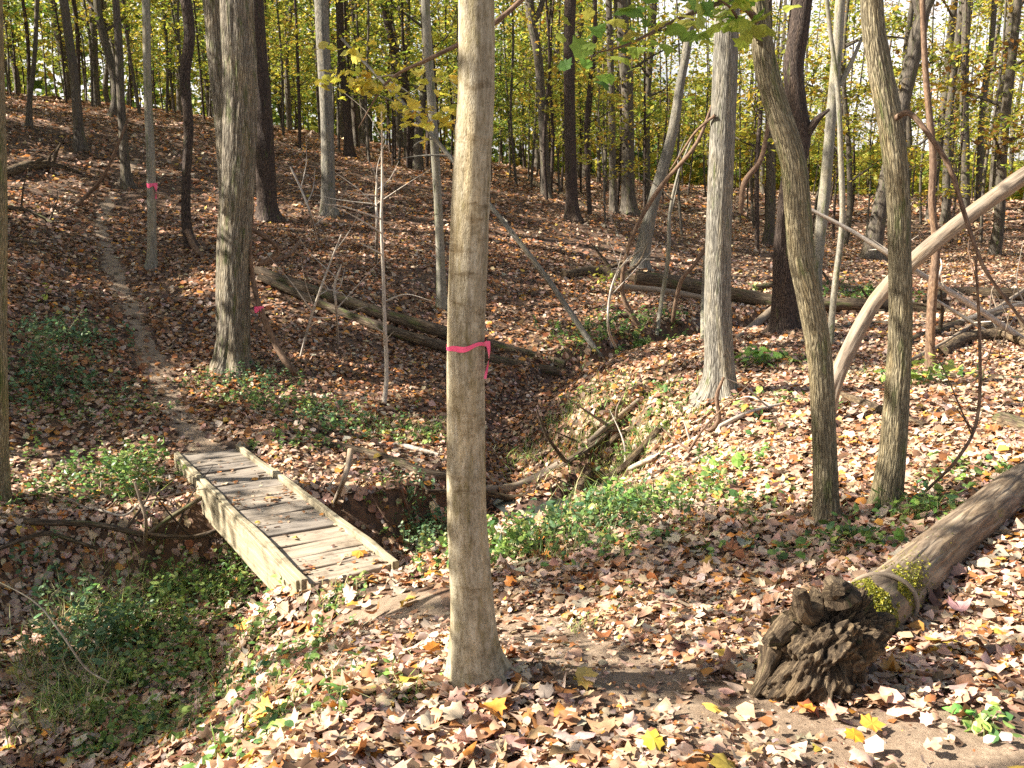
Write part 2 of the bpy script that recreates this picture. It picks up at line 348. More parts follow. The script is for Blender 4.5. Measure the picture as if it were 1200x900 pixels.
# ------------------------------------------------------------------ leaves
MAPLE = np.array([(0, -.46), (.20, -.36), (.40, -.34), (.38, -.18), (.54, .02), (.38, .12), (.36, .32), (.21, .28), (0, .56), (-.21, .28), (-.36, .32), (-.38, .12), (-.54, .02), (-.38, -.18), (-.40, -.34), (-.20, -.36)])
OVAL = np.array([(0, -.5), (.24, -.25), (.30, .05), (.18, .35), (0, .58), (-.18, .35), (-.30, .05), (-.24, -.25)])
HEX = np.array([(0, -.5), (.38, -.3), (.45, .1), (0, .6), (-.45, .1), (-.38, -.3)])
DIA = np.array([(0, -.5), (.34, .0), (0, .6), (-.34, .0)])
def leaves(mb, pos, nrm, size, cols, shape, tilt=.5, curl=.5, rng=RNG, spin=None, lift=.3):
    N = len(pos); K = len(shape)
    sh = np.vstack([shape, [[0, 0.02]]])
    x = sh[None, :, 0] * np.clip(1 + .2 * rng.standard_normal((N, 1)), .6, 1.4); y = sh[None, :, 1] * np.ones((N, 1))
    k1, k2, k3 = [curl * q * np.clip(rng.standard_normal((N, 1)), -1.6, 1.6) for q in (1.0, .9, .8)]
    z = k1 * x ** 2 * 2 + k2 * y ** 2 + k3 * x * y + curl * .18 * rng.standard_normal((N, K + 1)) * (np.abs(x) + np.abs(y))
    z[:, -1] += curl * .12
    L = np.stack([x, y, z], -1) * np.asarray(size).reshape(-1, 1, 1)
    # frame
    n = nrm + tilt * rng.standard_normal((N, 3)); n /= np.linalg.norm(n, axis=1, keepdims=True)
    a = rng.standard_normal((N, 3)); a -= n * (a * n).sum(1, keepdims=True); a /= np.linalg.norm(a, axis=1, keepdims=True)
    b = np.cross(n, a)
    W = L[..., 0:1] * a[:, None] + L[..., 1:2] * b[:, None] + L[..., 2:3] * n[:, None] + pos[:, None]
    q = np.arange(K); f = np.stack([q, (q + 1) % K, np.full(K, K)], 1)
    F = (f[None] + (np.arange(N) * (K + 1))[:, None, None]).reshape(-1, 3)
    if K == 4:
        F = (np.array([[0, 1, 2], [0, 2, 3]])[None] + (np.arange(N) * 5)[:, None, None]).reshape(-1, 3)
    C = np.repeat(cols[:, None], K + 1, 1).reshape(-1, 3)
    mb.add(W.reshape(-1, 3), F, C)
def pal(cols, w, N, rng=RNG, jit=.18):
    cols = np.array(cols); w = np.array(w, float); w /= w.sum()
    c = cols[rng.choice(len(cols), N, p=w)]
    return np.clip(c * (1 + jit * rng.standard_normal((N, 1))) * (1 + .06 * rng.standard_normal((N, 3))), .01, .9)
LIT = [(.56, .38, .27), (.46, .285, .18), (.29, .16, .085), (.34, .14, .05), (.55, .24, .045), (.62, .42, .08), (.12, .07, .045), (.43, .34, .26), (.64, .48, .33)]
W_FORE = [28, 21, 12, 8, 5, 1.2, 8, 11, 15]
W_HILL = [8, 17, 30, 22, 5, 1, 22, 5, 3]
GRN = [(.13, .24, .055), (.20, .31, .07), (.09, .18, .06), (.30, .40, .10), (.38, .44, .12)]
CROWN = {'green': ([(.12, .20, .035), (.20, .27, .04), (.32, .34, .04), (.07, .13, .03)], [4, 4, 3, 2]),
         'lime': ([(.26, .32, .04), (.38, .38, .05), (.50, .42, .05), (.14, .21, .04)], [4, 4, 3, 2]),
         'gold': ([(.50, .44, .06), (.56, .40, .05), (.38, .40, .06), (.48, .27, .04)], [4, 2, 4, 1]),
         'rust': ([(.42, .22, .05), (.50, .33, .06), (.28, .15, .05), (.34, .32, .06)], [3, 3, 2, 2])}

# ------------------------------------------------------------------ ground
def make_ground():
    ys = [-6.0]
    while ys[-1] < 2: ys.append(ys[-1] + .15)
    while ys[-1] < 230: ys.append(ys[-1] + max(.045, .0095 * ys[-1]))
    ys = np.array(ys); nc = 440; s = np.linspace(-1, 1, nc)
    hw = 16 + .95 * np.maximum(ys, 0)
    X = hw[:, None] * (np.sign(s) * np.abs(s) ** 1.8)[None]; Y = np.repeat(ys[:, None], nc, 1)
    z = ground(X.ravel(), Y.ravel()); nr = len(ys)
    i = np.arange(nr - 1)[:, None] * nc; j = np.arange(nc - 1)[None]
    f = np.stack([i + j, i + j + 1, i + nc + j + 1, i + nc + j], -1).reshape(-1, 4)
    mb = MB(); mb.add(np.stack([X.ravel(), Y.ravel(), z], 1), f)
    tag(mb.build('ground', M['soil']), kind='structure')
make_ground()
def make_path(cl, name, w0, w1):
    n = len(cl); T = np.gradient(cl, axis=0); T /= np.linalg.norm(T, axis=1, keepdims=True); S = np.stack([T[:, 1], -T[:, 0]], 1)
    k = 17; t = np.linspace(-1, 1, k); w = np.linspace(w0, w1, n)
    w = w * (1 + .25 * vn(np.arange(n) * .2, np.zeros(n), 3.0))
    XY = cl[:, None] + S[:, None] * (t[None] * w[:, None])[..., None]
    z = ground(XY[..., 0].ravel(), XY[..., 1].ravel()).reshape(n, k) + .022 * (1 - t[None] ** 2) - .012
    i = np.arange(n - 1)[:, None] * k; j = np.arange(k - 1)[None]
    f = np.stack([i + j, i + j + 1, i + k + j + 1, i + k + j], -1).reshape(-1, 4)
    mb = MB(); mb.add(np.concatenate([XY, z[..., None]], -1).reshape(-1, 3), f)
    tag(mb.build(name, M['dirt']), kind='structure')
make_path(path_a, 'path', .42, .32); make_path(path_b, 'path', .27, .16)

def make_litter():
    mb = MB(); rng = np.random.default_rng(3)
    bands = [(1.7, 4.5, 2600, HEX, .017, .4), (1.7, 3.2, 1350, MAPLE, .056, .24), (1.7, 3.2, 1300, HEX, .040, .36), (3.2, 5.0, 1050, MAPLE, .052, .24), (3.2, 5.0, 1000, HEX, .042, .36), (5.0, 8.5, 620, MAPLE, .055, .26), (5.0, 8.5, 560, HEX, .048, .4),
             (8.5, 14, 720, HEX, .05, .36), (14, 23, 380, HEX, .062, .34), (23, 42, 150, DIA, .092, .34), (42, 80, 26, DIA, .26, .3)]
    for r0, r1, dens, shp, sz, tl in bands:
        ang = R(37); area = ang * (r1 * r1 - r0 * r0); N = int(dens * area)
        r = np.sqrt(rng.uniform(r0 * r0, r1 * r1, N)); a = rng.uniform(-ang, ang, N)
        x, y = r * np.sin(a), r * np.cos(a)
        d = path_d(x, y); keep = rng.random(N) < np.clip(np.where(sz < .02, 1.0, np.where(y > 8, .50, .22)) + (d - np.where(y > 8, .16, .25)) * 4 + .3 * vn(x * 3, y * 3, 1.0), .12, 1)
        sx, sy = hitg(482, 716)[:2]; keep &= (rng.random(N) < (.25 if sz > .02 else 1.0)) | (np.hypot(x - sx, (y - sy)) > .34 + .1 * vn(x * 6, y * 6, 2.0))
        # patchiness
        keep &= rng.random(N) < np.clip(1.05 + .7 * fbm(x * 1.1, y * 1.1, 4.0, 3), .25, 1)
        # water stays open; steep cut banks keep fewer leaves
        keep &= np.hypot((x - .32), (y - 8.6)) > .26
        x, y = x[keep], y[keep]; z = ground(x, y); nm = normals(x, y); N = len(x)
        for (tx, ty, tr) in TB:
            dd = np.hypot(x - tx, y - ty); z = z + np.where(dd < 1.2, (.012 if ty < 8 else .04) * np.exp(-((dd - tr) / .11) ** 2), 0)
        keep = rng.random(N) < np.clip((nm[:, 2] - .40) / .25, .3, 1); x, y, z, nm = x[keep], y[keep], z[keep], nm[keep]; N = len(x)
        size = sz * np.exp(.34 * rng.standard_normal(N)); size = np.clip(size, sz * .4, sz * 1.7)
        pos = np.stack([x, y, z + rng.random(N) ** 2 * .035 + .006], 1) + nm * .004
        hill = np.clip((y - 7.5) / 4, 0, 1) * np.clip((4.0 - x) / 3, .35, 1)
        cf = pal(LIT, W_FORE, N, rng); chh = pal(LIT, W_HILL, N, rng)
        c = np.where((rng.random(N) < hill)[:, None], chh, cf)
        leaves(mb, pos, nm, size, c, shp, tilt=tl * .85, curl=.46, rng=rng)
    tag(mb.build('leaf_litter', M['litter'], smooth=True), 'brown fallen leaves carpeting the forest floor', kind='stuff')

# water
def make_water():
    mb = MB(); n = 40; th = np.linspace(0, 2 * np.pi, n, endpoint=False)
    cx, cy = .32, 8.6; r = .42 * (1 + .25 * np.cos(th * 2 + 1) + .12 * np.cos(th * 5))
    v = np.stack([cx + r * np.cos(th), cy + r * .9 * np.sin(th), np.zeros(n)], 1); zz = float(ground([cx], [cy])[0]) + .075
    v[:, 2] = zz; v = np.vstack([v, [[cx, cy, zz]]]); q = np.arange(n)
    mb.add(v, np.stack([q, (q + 1) % n, np.full(n, n)], 1)); tag(mb.build('water', M['water']), kind='structure')
make_water()

# ------------------------------------------------------------------ footbridge
def make_bridge():
    Nn, Ff = np.array([-.97, 5.70, -.75]), np.array([-2.84, 9.05, -.94]); w = .62
    root = thing('footbridge', (*((Nn + Ff) / 2)[:2], -.95), 'narrow weathered plank footbridge with low side kerbs spanning the leafy gully', 'footbridge')
    A = Ff - Nn; Lb = np.linalg.norm(A); A = A / Lb; S = np.array([A[1], -A[0], 0]); S /= np.linalg.norm(S); Up = np.cross(S, A)
    ang = math.atan2(S[1], S[0])
    root.location = ((Nn + Ff) / 2).tolist(); root['_o'] = [0., 0., 0.]
    Mx = np.stack([S, A, Up], 1)
    from mathutils import Matrix
    root.rotation_euler = Matrix(Mx.tolist()).to_euler()
    rng = np.random.default_rng(11)
    def box(mb, x0, x1, y0, y1, z0, z1, warp=0.0, ny=2, bev=.004):
        # bevelled board subdivided along both axes with slight warp
        nx = 8
        prof = []
        xs = np.linspace(x0 + bev, x1 - bev, nx); yl = np.linspace(y0 + bev, y1 - bev, max(ny, 2))
        def outline(a0, a1, b0, b1):  # cross-section octagon
            return [(a0 + bev, b0), (a1 - bev, b0), (a1, b0 + bev), (a1, b1 - bev), (a1 - bev, b1), (a0 + bev, b1), (a0, b1 - bev), (a0, b0 + bev)]
        long_x = (x1 - x0) > (y1 - y0)
        if long_x: sec = outline(y0, y1, z0, z1); run = np.linspace(x0, x1, 14)
        else: sec = outline(x0, x1, z0, z1); run = np.linspace(y0, y1, 40)
        sd = rng.uniform(0, 50); vs = []
        for q in run:
            j = warp * np.array([vn([q * 3 + sd], [0.])[0], vn([q * 3 + sd], [7.])[0]])
            for a, b2 in sec:
                vs.append((q, a + j[0], b2 + j[1]) if long_x else (a + j[0], q, b2 + j[1]))
        vs = np.array(vs); n = len(run); i = np.arange(n - 1)[:, None] * 8; jj = np.arange(8)[None]; j2 = (jj + 1) % 8
        f = np.stack([i + jj, i + 8 + jj, i + 8 + j2, i + j2], -1).reshape(-1, 4)
        mb.add(vs, f if long_x else f[:, ::-1])
        mb.add(vs[:8], np.array([[0, 1, 2, 3, 4, 5, 6, 7]]) if long_x else np.array([[7, 6, 5, 4, 3, 2, 1, 0]])); mb.add(vs[-8:], np.array([[7, 6, 5, 4, 3, 2, 1, 0]]) if long_x else np.array([[0, 1, 2, 3, 4, 5, 6, 7]]))
    h = Lb / 2; npl = 15; pw = Lb / npl
    for i in range(npl):
        mb = MB(); g = .026 if i not in (7, 8) else .004
        y0 = -h + i * pw + g / 2; sk = rng.uniform(-.004, .004)
        box(mb, -w / 2 + .047 + sk, w / 2 - .047 + sk, y0, y0 + pw - g, -.078 + rng.uniform(-.003, .003), -.042 + rng.uniform(-.006, .006), .007)
        mb.build('plank', M['plank'], root, smooth=False)
    for s in (-1, 1):
        mb = MB(); x = s * (w / 2 - .0215); box(mb, x - .021, x + .021, -h - .01, h + .02, -.085, 0, .006); mb.build('kerb_rail', M['rail'], root, smooth=False)
        mb = MB(); x = s * (w / 2 - .035); box(mb, x - .02, x + .02, -h + .02, h - .02, -.33, -.088, .003); mb.build('side_beam', M['rail'], root, smooth=False)
        if s < 0:
            mb = MB(); box(mb, -w / 2 - .022, -w / 2 + .0, -h + .03, h - .12, -.26, -.02, .003); mb.build('fascia_board', M['rail'], root, smooth=False)
    mb = MB(); box(mb, -w / 2 + .03, w / 2 - .03, h + .015, h + .16, -.10, -.05, .006); mb.build('end_board', M['plank'], root, smooth=False)
    return Nn, Ff, S, A, Up
BR = make_bridge()

# ------------------------------------------------------------------ trees: hand placed
TB = []
def trunk_pts(base_px, tops, Y=None):
    b = hitg(*base_px); Yb = b[1] if Y is None else Y
    pts = [b] + [at(t[0], t[1], Yb + (t[2] if len(t) > 2 else 0)) for t in tops]
    return pts
def w2r(w, p): return w / 2 * depth(p) / FPX
def grow_canopy(root, p0, d0, r0, H, n_limb, leafkey, n_leaf, rng, bm, spread=2.6, lsize=.12, seg=7):
    """limbs and leaf crown on the last stretch of a trunk that starts at p0 heading d0"""
    p0 = np.array(p0); d0 = np.array(d0) / np.linalg.norm(d0)
    ends = []
    for i in range(n_limb):
        t = .25 + .75 * (i + rng.random() * .6) / n_limb
        s = p0 + d0 * H * t; a = i * 2.4 + rng.random(); ln = spread * (1.15 - t * .6) * rng.uniform(.7, 1.1)
        dirv = np.array([math.cos(a), math.sin(a), rng.uniform(.25, .9)]); dirv /= np.linalg.norm(dirv)
        pts = [s, s + dirv * ln * .4 + rng.normal(0, .1, 3), s + dirv * ln * .75 + rng.normal(0, .15, 3), s + dirv * ln + np.array([0, 0, .25 * ln])]
        rb = r0 * (1 - t) * .5 + .012; mb = MB()
        C, rr = tube(mb, pts, [rb, rb * .7, rb * .4, .006], seg=6, n=10, amp=.08)
        ends += [C[-1], C[-4], C[-7]]
        for k in range(3):
            j = rng.integers(4, 9); dv = rng.normal(0, 1, 3); dv[2] = abs(dv[2]) * .5; dv /= np.linalg.norm(dv)
            tube(mb, [C[j], C[j] + dv * ln * .25, C[j] + dv * ln * .5 + rng.normal(0, .08, 3)], [rr[j] * .6, .008, .004], seg=5, n=6); ends.append(C[j] + dv * ln * .5)
        mb.build('limb', bm, root)
    ends.append(p0 + d0 * H)
    E = np.array(ends); n = n_leaf; idx = rng.integers(0, len(E), n)
    pos = E[idx] + rng.normal(0, 1, (n, 3)) * np.array([.42, .42, .22]) * (spread / 2.6)
    mb = MB(); leaves(mb, pos, np.tile([0, 0, 1.], (n, 1)), lsize * np.exp(.2 * rng.standard_normal(n)), pal(*CROWN[leafkey], n, rng), DIA if lsize < .2 else DIA, tilt=.5, curl=.3, rng=rng)
    mb.build('crown', M['leaf'], root, smooth=False)
def near_tree(name, label, base, tops, wid, bm, seg=28, n=90, amp=.03, ridge=0.0, flare=(.12, .35, 5), fx=1.4, fz=1.5, H=8, nl=5, leaf='lime', nleaf=900, rings=None, seed=0, spread=2.6, cat='tree', group=None, canopy=True, Yo=None, part=True):
    P = trunk_pts(base, tops, Yo); rad = [w2r(w, p) for w, p in zip(wid, P)]
    d = P[-1] - P[-2]; d /= np.linalg.norm(d); d = d * .6 + np.array([0, 0, .5]); d /= np.linalg.norm(d)
    root = thing(name, P[0], label, cat, group); rng = np.random.default_rng(seed + 100); TB.append((P[0][0], P[0][1], rad[0]))
    e = P[-1]; ext = []; rx = rad[-1]
    vis = len(P)
    P2 = [P[0] - (P[1] - P[0]) / np.linalg.norm(P[1] - P[0]) * .15] + P[0:]
    rad2 = [rad[0]] + rad
    mb = MB(); tot = sum(np.linalg.norm(P2[i + 1] - P2[i]) for i in range(len(P2) - 1))
    # even radius sampling by point index
    tube(mb, P2, rad2, seg=seg, n=n, amp=amp, fx=fx, fz=fz, ridge=ridge, flare=flare, seed=seed, rings=rings)
    if canopy:
        dirU = (P[-1] - P[-2]) / np.linalg.norm(P[-1] - P[-2])
        p1 = e + dirU * H * .3 + np.array([rng.normal(0, .1), rng.normal(0, .1), 0]); p2 = e + dirU * H * .45 + d * H * .35; p3 = p2 + d * H * .3
        tube(mb, [e - dirU * .02, p1, p2, p3], [rx, rx * .8, rx * .5, .015], seg=max(8, seg // 3), n=24, amp=.04, cap=False)
        mb.build('trunk', bm, root)
        grow_canopy(root, p1, p3 - p1, rx * .8, np.linalg.norm(p3 - p1), nl, leaf, nleaf, rng, bm, spread=spread)
    else: mb.build('trunk', bm, root)
    return root, P
def limb(root, pts, rad, bm, seg=8, n=20, name='limb', amp=.06):
    mb = MB(); r = tube(mb, pts, rad, seg=seg, n=n, amp=amp, fx=1.5, fz=3); mb.build(name, bm, root); return r
def foliage(root, pos, size, key, rng, name='foliage', shape=MAPLE, tilt=.45, nrm=(0, 0, 1.), m='leaf'):
    pos = np.array(pos); n = len(pos); mb = MB()
    c = pal(*CROWN[key], n, rng) if isinstance(key, str) else pal(key[0], key[1], n, rng)
    leaves(mb, pos, np.tile(nrm, (n, 1)), size * np.exp(.22 * rng.standard_normal(n)), c, shape, tilt=tilt, curl=.35, rng=rng); return mb.build(name, M[m], root, smooth=False)

# foreground slim tree
t_main, Pm = near_tree('tree', 'smooth pale beige trunk with the pink ribbon, standing alone in the centre foreground', (562, 806),
    [(560, 790), (556, 760), (553, 700), (547, 600), (546, 500), (546, 400), (549, 300), (553, 200), (558, 100), (558, -20)], [64, 60, 55, 50, 46, 45, 44, 45, 44, 43, 42], M['main'],
    seg=72, n=340, amp=.012, ridge=0, flare=(.085, .62, 5), fx=2.2, fz=5, H=7, nl=6, leaf='lime', nleaf=700, seed=1, spread=2.0,
    rings=[(.15 + .14 + .62 + k, .012, a) for k, a in ((.0, .012), (.55, .02), (.83, .03), (1.06, .035), (1.32, .02), (1.7, .02), (2.1, .02))])
# oak on the left bank, two stems
t_oak, Po = near_tree('tree', 'large grey furrowed trunk with a second stem behind it, on the bank above the bridge', (272, 434), [(272, 415), (274, 380), (275, 300), (280, 200), (281, 100), (277, 0), (277, -30)],
    [46, 38, 35, 34, 36, 38, 38, 38], M['oak'], seg=96, n=320, amp=.05, ridge=.045, flare=(.18, .30, 5), fx=2.4, fz=1.1, H=9, leaf='lime', nleaf=900, seed=2)
YB = Po[0][1] + .3
limb(t_oak, [at(264, 420, YB), at(263, 330, YB), at(266, 230, YB + .1), at(262, 150, YB + .2), at(256, 80, YB + .2), at(250, 0, YB + .2), at(240, -90, YB), at(225, -300, YB)], [w2r(w, Po[0]) for w in (20, 20, 19, 20, 22, 24, 20, 6)], M['oak'], 24, 90, 'second_stem')
# ash-like grey tree, centre right
t_a, Pa = near_tree('tree', 'straight grey trunk with flared foot on the sunny mound right of the creek bend', (842, 468), [(842, 455), (843, 430), (841, 350), (843, 250), (847, 150), (851, 50), (853, -20)],
    [46, 38, 33, 30, 29, 29, 28, 28], M['grey'], seg=90, n=280, amp=.03, ridge=.03, flare=(.16, .5, 5), fx=2.4, fz=1.2, H=9, leaf='lime', nleaf=900, seed=3)
# curved olive tree
t_b, Pb = near_tree('tree', 'olive ridged trunk bending left near its top, beside the foot of the leaning dead trunk', (969, 612), [(968, 595), (967, 550), (965, 500), (963, 450), (958, 400), (949, 350), (939, 300), (934, 240), (929, 190), (914, 140), (900, 90), (892, 40), (887, -25)],
    [33, 29, 27, 26, 27, 28, 29, 30, 30, 29, 29, 27, 24, 21, 20], M['olive'], seg=84, n=300, amp=.05, ridge=.035, flare=(.10, .3, 4), fx=2.2, fz=2, H=6, leaf='green', nleaf=500, seed=4, spread=2)
t_c, Pc = near_tree('tree', 'olive ridged trunk with an arching branch, right of the one that bends left', (1037, 598), [(1040, 575), (1046, 530), (1052, 450), (1055, 380), (1054, 300), (1053, 240), (1048, 180), (1041, 130), (1031, 80), (1023, 30), (1020, -25)],
    [37, 33, 30, 27, 26, 25, 26, 27, 27, 27, 26, 25], M['olive'], seg=84, n=300, amp=.045, ridge=.035, flare=(.10, .3, 4), fx=2.2, fz=2, H=6, leaf='lime', nleaf=500, seed=5, spread=2)
limb(t_c, [at(1050, 138, Pc[0][1] - .05), at(1066, 133, Pc[0][1] - .15), at(1090, 160, Pc[0][1] - .2), at(1113, 197, Pc[0][1] - .2), at(1130, 250, Pc[0][1] - .2), at(1144, 292, Pc[0][1] - .2), at(1160, 325, Pc[0][1] - .2), at(1205, 385, Pc[0][1] - .2)],
     [w2r(w, Pc[0]) for w in (7, 6, 5.5, 5.5, 5, 4.5, 4, 3)], M['vine'], 10, 60, 'arching_branch')
# left edge trunk
near_tree('tree', 'brownish trunk cut by the left edge of the photo beside the shaded gully', (-3, 590), [(-2, 500), (-3, 400), (-2, 300), (-2, 200), (-4, 100), (-6, -20)], [26, 22, 20, 19, 18, 17, 16], M['olive'], seg=40, n=160, amp=.04, ridge=.03, fx=2, fz=2, H=6, leaf='lime', nleaf=500, seed=6, spread=2)

MID = [  # label, base, tops, widths, bark, leaf, H
 ('dark reddish trunk leaning left, just behind the large double-stemmed trunk', (315, 258), [(313, 235), (309, 150), (302, 60), (297, -20)], [30, 22, 22, 21, 20], 'dark', 'lime', 8),
 ('slim straight pale grey trunk carrying a small pink ribbon beside the upper path', (177, 316), [(178, 290), (177, 200), (173, 100), (171, -20)], [14, 10, 10, 9, 9], 'pale', 'lime', 6),
 ('mottled grey trunk at mid slope, between the reddish leaning trunk and the tape-marked centre tree', (386, 252), [(385, 230), (383, 140), (379, 60), (376, -20)], [20, 16, 15, 16, 17], 'grey', 'lime', 8),
 ('wavy brown trunk with looping roots just left of the large double-stemmed trunk', (226, 292), [(219, 265), (218, 215), (221, 150), (217, 90), (222, 40), (215, -20)], [13, 11, 10, 11, 12, 13, 13], 'dark', 'lime', 6),
 ('slim greenish trunk leaning slightly left on the slope, left of the ribboned pale one', (150, 221), [(147, 195), (142, 120), (139, 50), (134, -20)], [13, 10, 9, 9, 8], 'far', 'lime', 6),
 ('brown trunk on the far left slope curving left at its top above the sunlit crest', (94, 178), [(92, 150), (87, 90), (80, 40), (72, -20)], [15, 11, 10, 10, 10], 'far', 'green', 7),
 ('small dark sapling trunk near the left edge on the crest of the slope', (34, 150), [(35, 115), (41, 60), (44, -20)], [8, 6, 5, 5], 'far', 'lime', 5),
 ('slim grey-green trunk rooted behind the pair of long fallen logs, left of the centre tree', (518, 366), [(517, 330), (514, 250), (508, 150), (502, 60), (497, -20)], [14, 11, 10, 10, 10, 10], 'pale', 'lime', 7),
 ('dark slender trunk forking near its top, just right of the centre tree on the ridge', (640, 232), [(639, 200), (636, 140), (631, 70), (622, 20), (619, -20)], [13, 10, 10, 10, 11, 10], 'far', 'gold', 7),
 ('dark upright trunk with a pale lit foot on the ridge right of the centre tree', (671, 258), [(670, 235), (668, 150), (667, 60), (669, -20)], [20, 14, 13, 13, 14], 'dark', 'gold', 8),
 ('slim brown trunk left of the thick grey pair on the ridge', (719, 250), [(718, 200), (716, 100), (713, -20)], [10, 8, 8, 7], 'far', 'gold', 6),
 ('thick grey twin-looking trunk on the ridge, right of the slim brown one', (737, 252), [(736, 220), (735, 120), (731, 60), (726, -20)], [20, 16, 14, 15, 16], 'far', 'gold', 8),
 ('dark trunk leaning right at mid distance, its foot behind the big fallen log', (750, 318), [(752, 300), (765, 240), (787, 160), (797, 100), (806, 50), (812, -20)], [20, 17, 14, 12, 10, 10, 10], 'grey', 'gold', 7),
 ('thick dark reddish trunk standing behind the bending olive trunk, its foot by the creek logs', (920, 392), [(920, 375), (920, 300), (926, 220), (938, 165), (934, 125), (930, 80), (937, 30), (943, -20)], [38, 29, 26, 24, 23, 22, 23, 23, 22], 'dark', 'lime', 8),
 ('grey smooth trunk leaning right and forking above, seen behind the right olive trunk', (1022, 305), [(1024, 285), (1036, 220), (1050, 160), (1062, 100), (1076, 40), (1084, 10), (1106, -30)], [24, 20, 16, 16, 17, 18, 14, 10], 'far', 'gold', 7),
 ('pale sunlit trunk leaning left between the two olive trunks', (954, 345), [(957, 310), (966, 230), (973, 150), (980, 70), (986, -20)], [16, 13, 13, 12, 12, 11], 'pale', 'lime', 7),
 ('thin light grey sapling standing between the two olive trunks near the creek logs', (972, 408), [(978, 340), (987, 260), (985, 180), (982, 110), (972, 30), (967, -20)], [8, 7, 7, 6, 6, 5, 5], 'pale', 'lime', 4),
 ('thin brown crooked trunk with orange-lit foot, right of the right olive trunk', (1091, 434), [(1090, 400), (1093, 340), (1097, 290), (1092, 240), (1093, 180), (1085, 90), (1080, -20)], [12, 10, 11, 9, 8, 8, 7, 6], 'vine', 'gold', 5),
 ('slender dark trunk leaning right in the gap right of the grey forked trunk', (1108, 262), [(1109, 220), (1112, 140), (1121, 60), (1131, -20)], [11, 9, 8, 8, 8], 'far', 'gold', 7),
 ('straight dark trunk on the right, second from the right edge at mid distance', (1131, 262), [(1131, 200), (1130, 100), (1134, -20)], [12, 10, 10, 9], 'far', 'gold', 7),
 ('dark crooked trunk leaning right near the right edge below the yellow crown', (1164, 248), [(1167, 180), (1172, 110), (1181, 55), (1188, -20)], [12, 9, 9, 9, 8], 'far', 'gold', 7),
 ('slim trunk left of the crooked one near the right edge', (1147, 262), [(1148, 200), (1152, 120), (1162, 50), (1167, -20)], [9, 7, 7, 6, 6], 'far', 'gold', 6),
 ('slim dark trunk leaning left, first right of the mottled grey mid-slope trunk', (410, 185), [(406, 130), (400, 60), (397, -20)], [13, 9, 9, 9], 'dark', 'lime', 6),
 ('dark trunk leaning left, its foot behind the slope left of the yellow-leaved branch', (486, 200), [(482, 150), (470, 90), (455, 30), (446, -20)], [13, 9, 9, 9, 8], 'dark', 'lime', 6),
]
roots = {}
for i, (lab, b, tops, w, bm, lf, H) in enumerate(MID):
    r_, P_ = near_tree('tree', lab, b, tops, w, M[bm], seg=28, n=80, amp=.05, ridge=.03 if bm in ('dark', 'grey', 'far') else .01, fx=1.8, fz=1.0, flare=(.25, .35, 4), H=H, nl=5, leaf=lf, nleaf=650, seed=20 + i, spread=2.8)
    roots[i] = (r_, P_)
P_ = roots[8][1]; limb(roots[8][0], [P_[-2] - [0, 0, .3], at(634, 8, P_[-1][1]), at(642, -30, P_[-1][1])], [.09, .08, .05], M['far'])
P_ = roots[14][1]; limb(roots[14][0], [at(1081, 25, P_[0][1]), at(1075, 0, P_[0][1]), at(1072, -40, P_[0][1])], [w2r(13, P_[0]), w2r(11, P_[0]), w2r(9, P_[0])], M['far'])
P_ = roots[13][1]; Yg = P_[0][1]; limb(roots[13][0], [at(938, 170, Yg), at(955, 143, Yg - .1), at(972, 128, Yg - .2)], [w2r(13, P_[0]), w2r(9, P_[0]), w2r(3, P_[0])], M['dark'], name='broken_stub')
P_ = roots[3][1]; Yg = P_[0][1]
limb(roots[3][0], [at(219, 270, Yg - .3), at(228, 290, Yg - .5), at(240, 301, Yg - .6), at(262, 297, Yg - .4)], [w2r(7, P_[0])] * 2 + [w2r(5, P_[0])] * 2, M['vine'], name='looping_root')
P_ = roots[15][1]; Yg = P_[0][1]; limb(roots[15][0], [at(985, 100, Yg), at(1000, 68, Yg), at(1012, 40, Yg)], [w2r(7, P_[0]), w2r(5, P_[0]), w2r(3, P_[0])], M['pale'])

# branches with large near leaves
rng = np.random.default_rng(50)
Yb = Pb[0][1]
C, _ = limb(t_b, [at(893, 30, Yb), at(860, 2, Yb - .2), at(800, 20, Yb - .5), at(740, 50, Yb - .8), at(700, 62, Yb - .9)], [.022, .015, .010, .006, .003], M['vine'], 6, 24, 'leafy_branch')
pos = []
for k in range(70):
    j = rng.integers(4, 24); pos.append(C[j] + rng.normal(0, 1, 3) * [.10, .12, .11] + [0, 0, .03])
foliage(t_b, pos, .085, ([(.20, .34, .06), (.32, .40, .07), (.12, .24, .05), (.45, .45, .08)], [4, 3, 2, 2]), rng, 'foliage')
C, _ = limb(t_b, [at(890, 45, Yb), at(870, 30, Yb - .3), at(855, 8, Yb - .4), at(830, -6, Yb - .5)], [.014, .009, .006, .004], M['vine'], 6, 14, 'leafy_branch')
foliage(t_b, [C[rng.integers(3, 14)] + rng.normal(0, 1, 3) * [.12, .12, .08] for k in range(40)], .085, ([(.25, .40, .06), (.40, .45, .07)], [1, 1]), rng, 'foliage')
Yk = 11.0
rk, Pk = roots[7]
C, _ = limb(rk, [at(640, -30, Yk), at(600, 10, Yk), at(560, 40, Yk), at(505, 68, Yk), at(455, 95, Yk - .1), at(420, 150, Yk - .1)], [.03, .028, .026, .022, .015, .005], M['vine'], 7, 40, 'long_branch')
pos = []
for (px, py, n) in ((420, 100, 34), (445, 108, 22), (497, 130, 34), (520, 145, 20), (505, 90, 12), (400, 62, 14), (468, 150, 14), (410, 95, 20), (530, 100, 12)):
    c = at(px, py, Yk - .2)
    for k in range(n): pos.append(c + rng.normal(0, 1, 3) * [.20, .2, .045])
foliage(rk, pos, .10, ([(.72, .62, .08), (.78, .66, .14), (.55, .52, .07), (.66, .46, .06)], [4, 3, 2, 1]), rng, 'foliage')
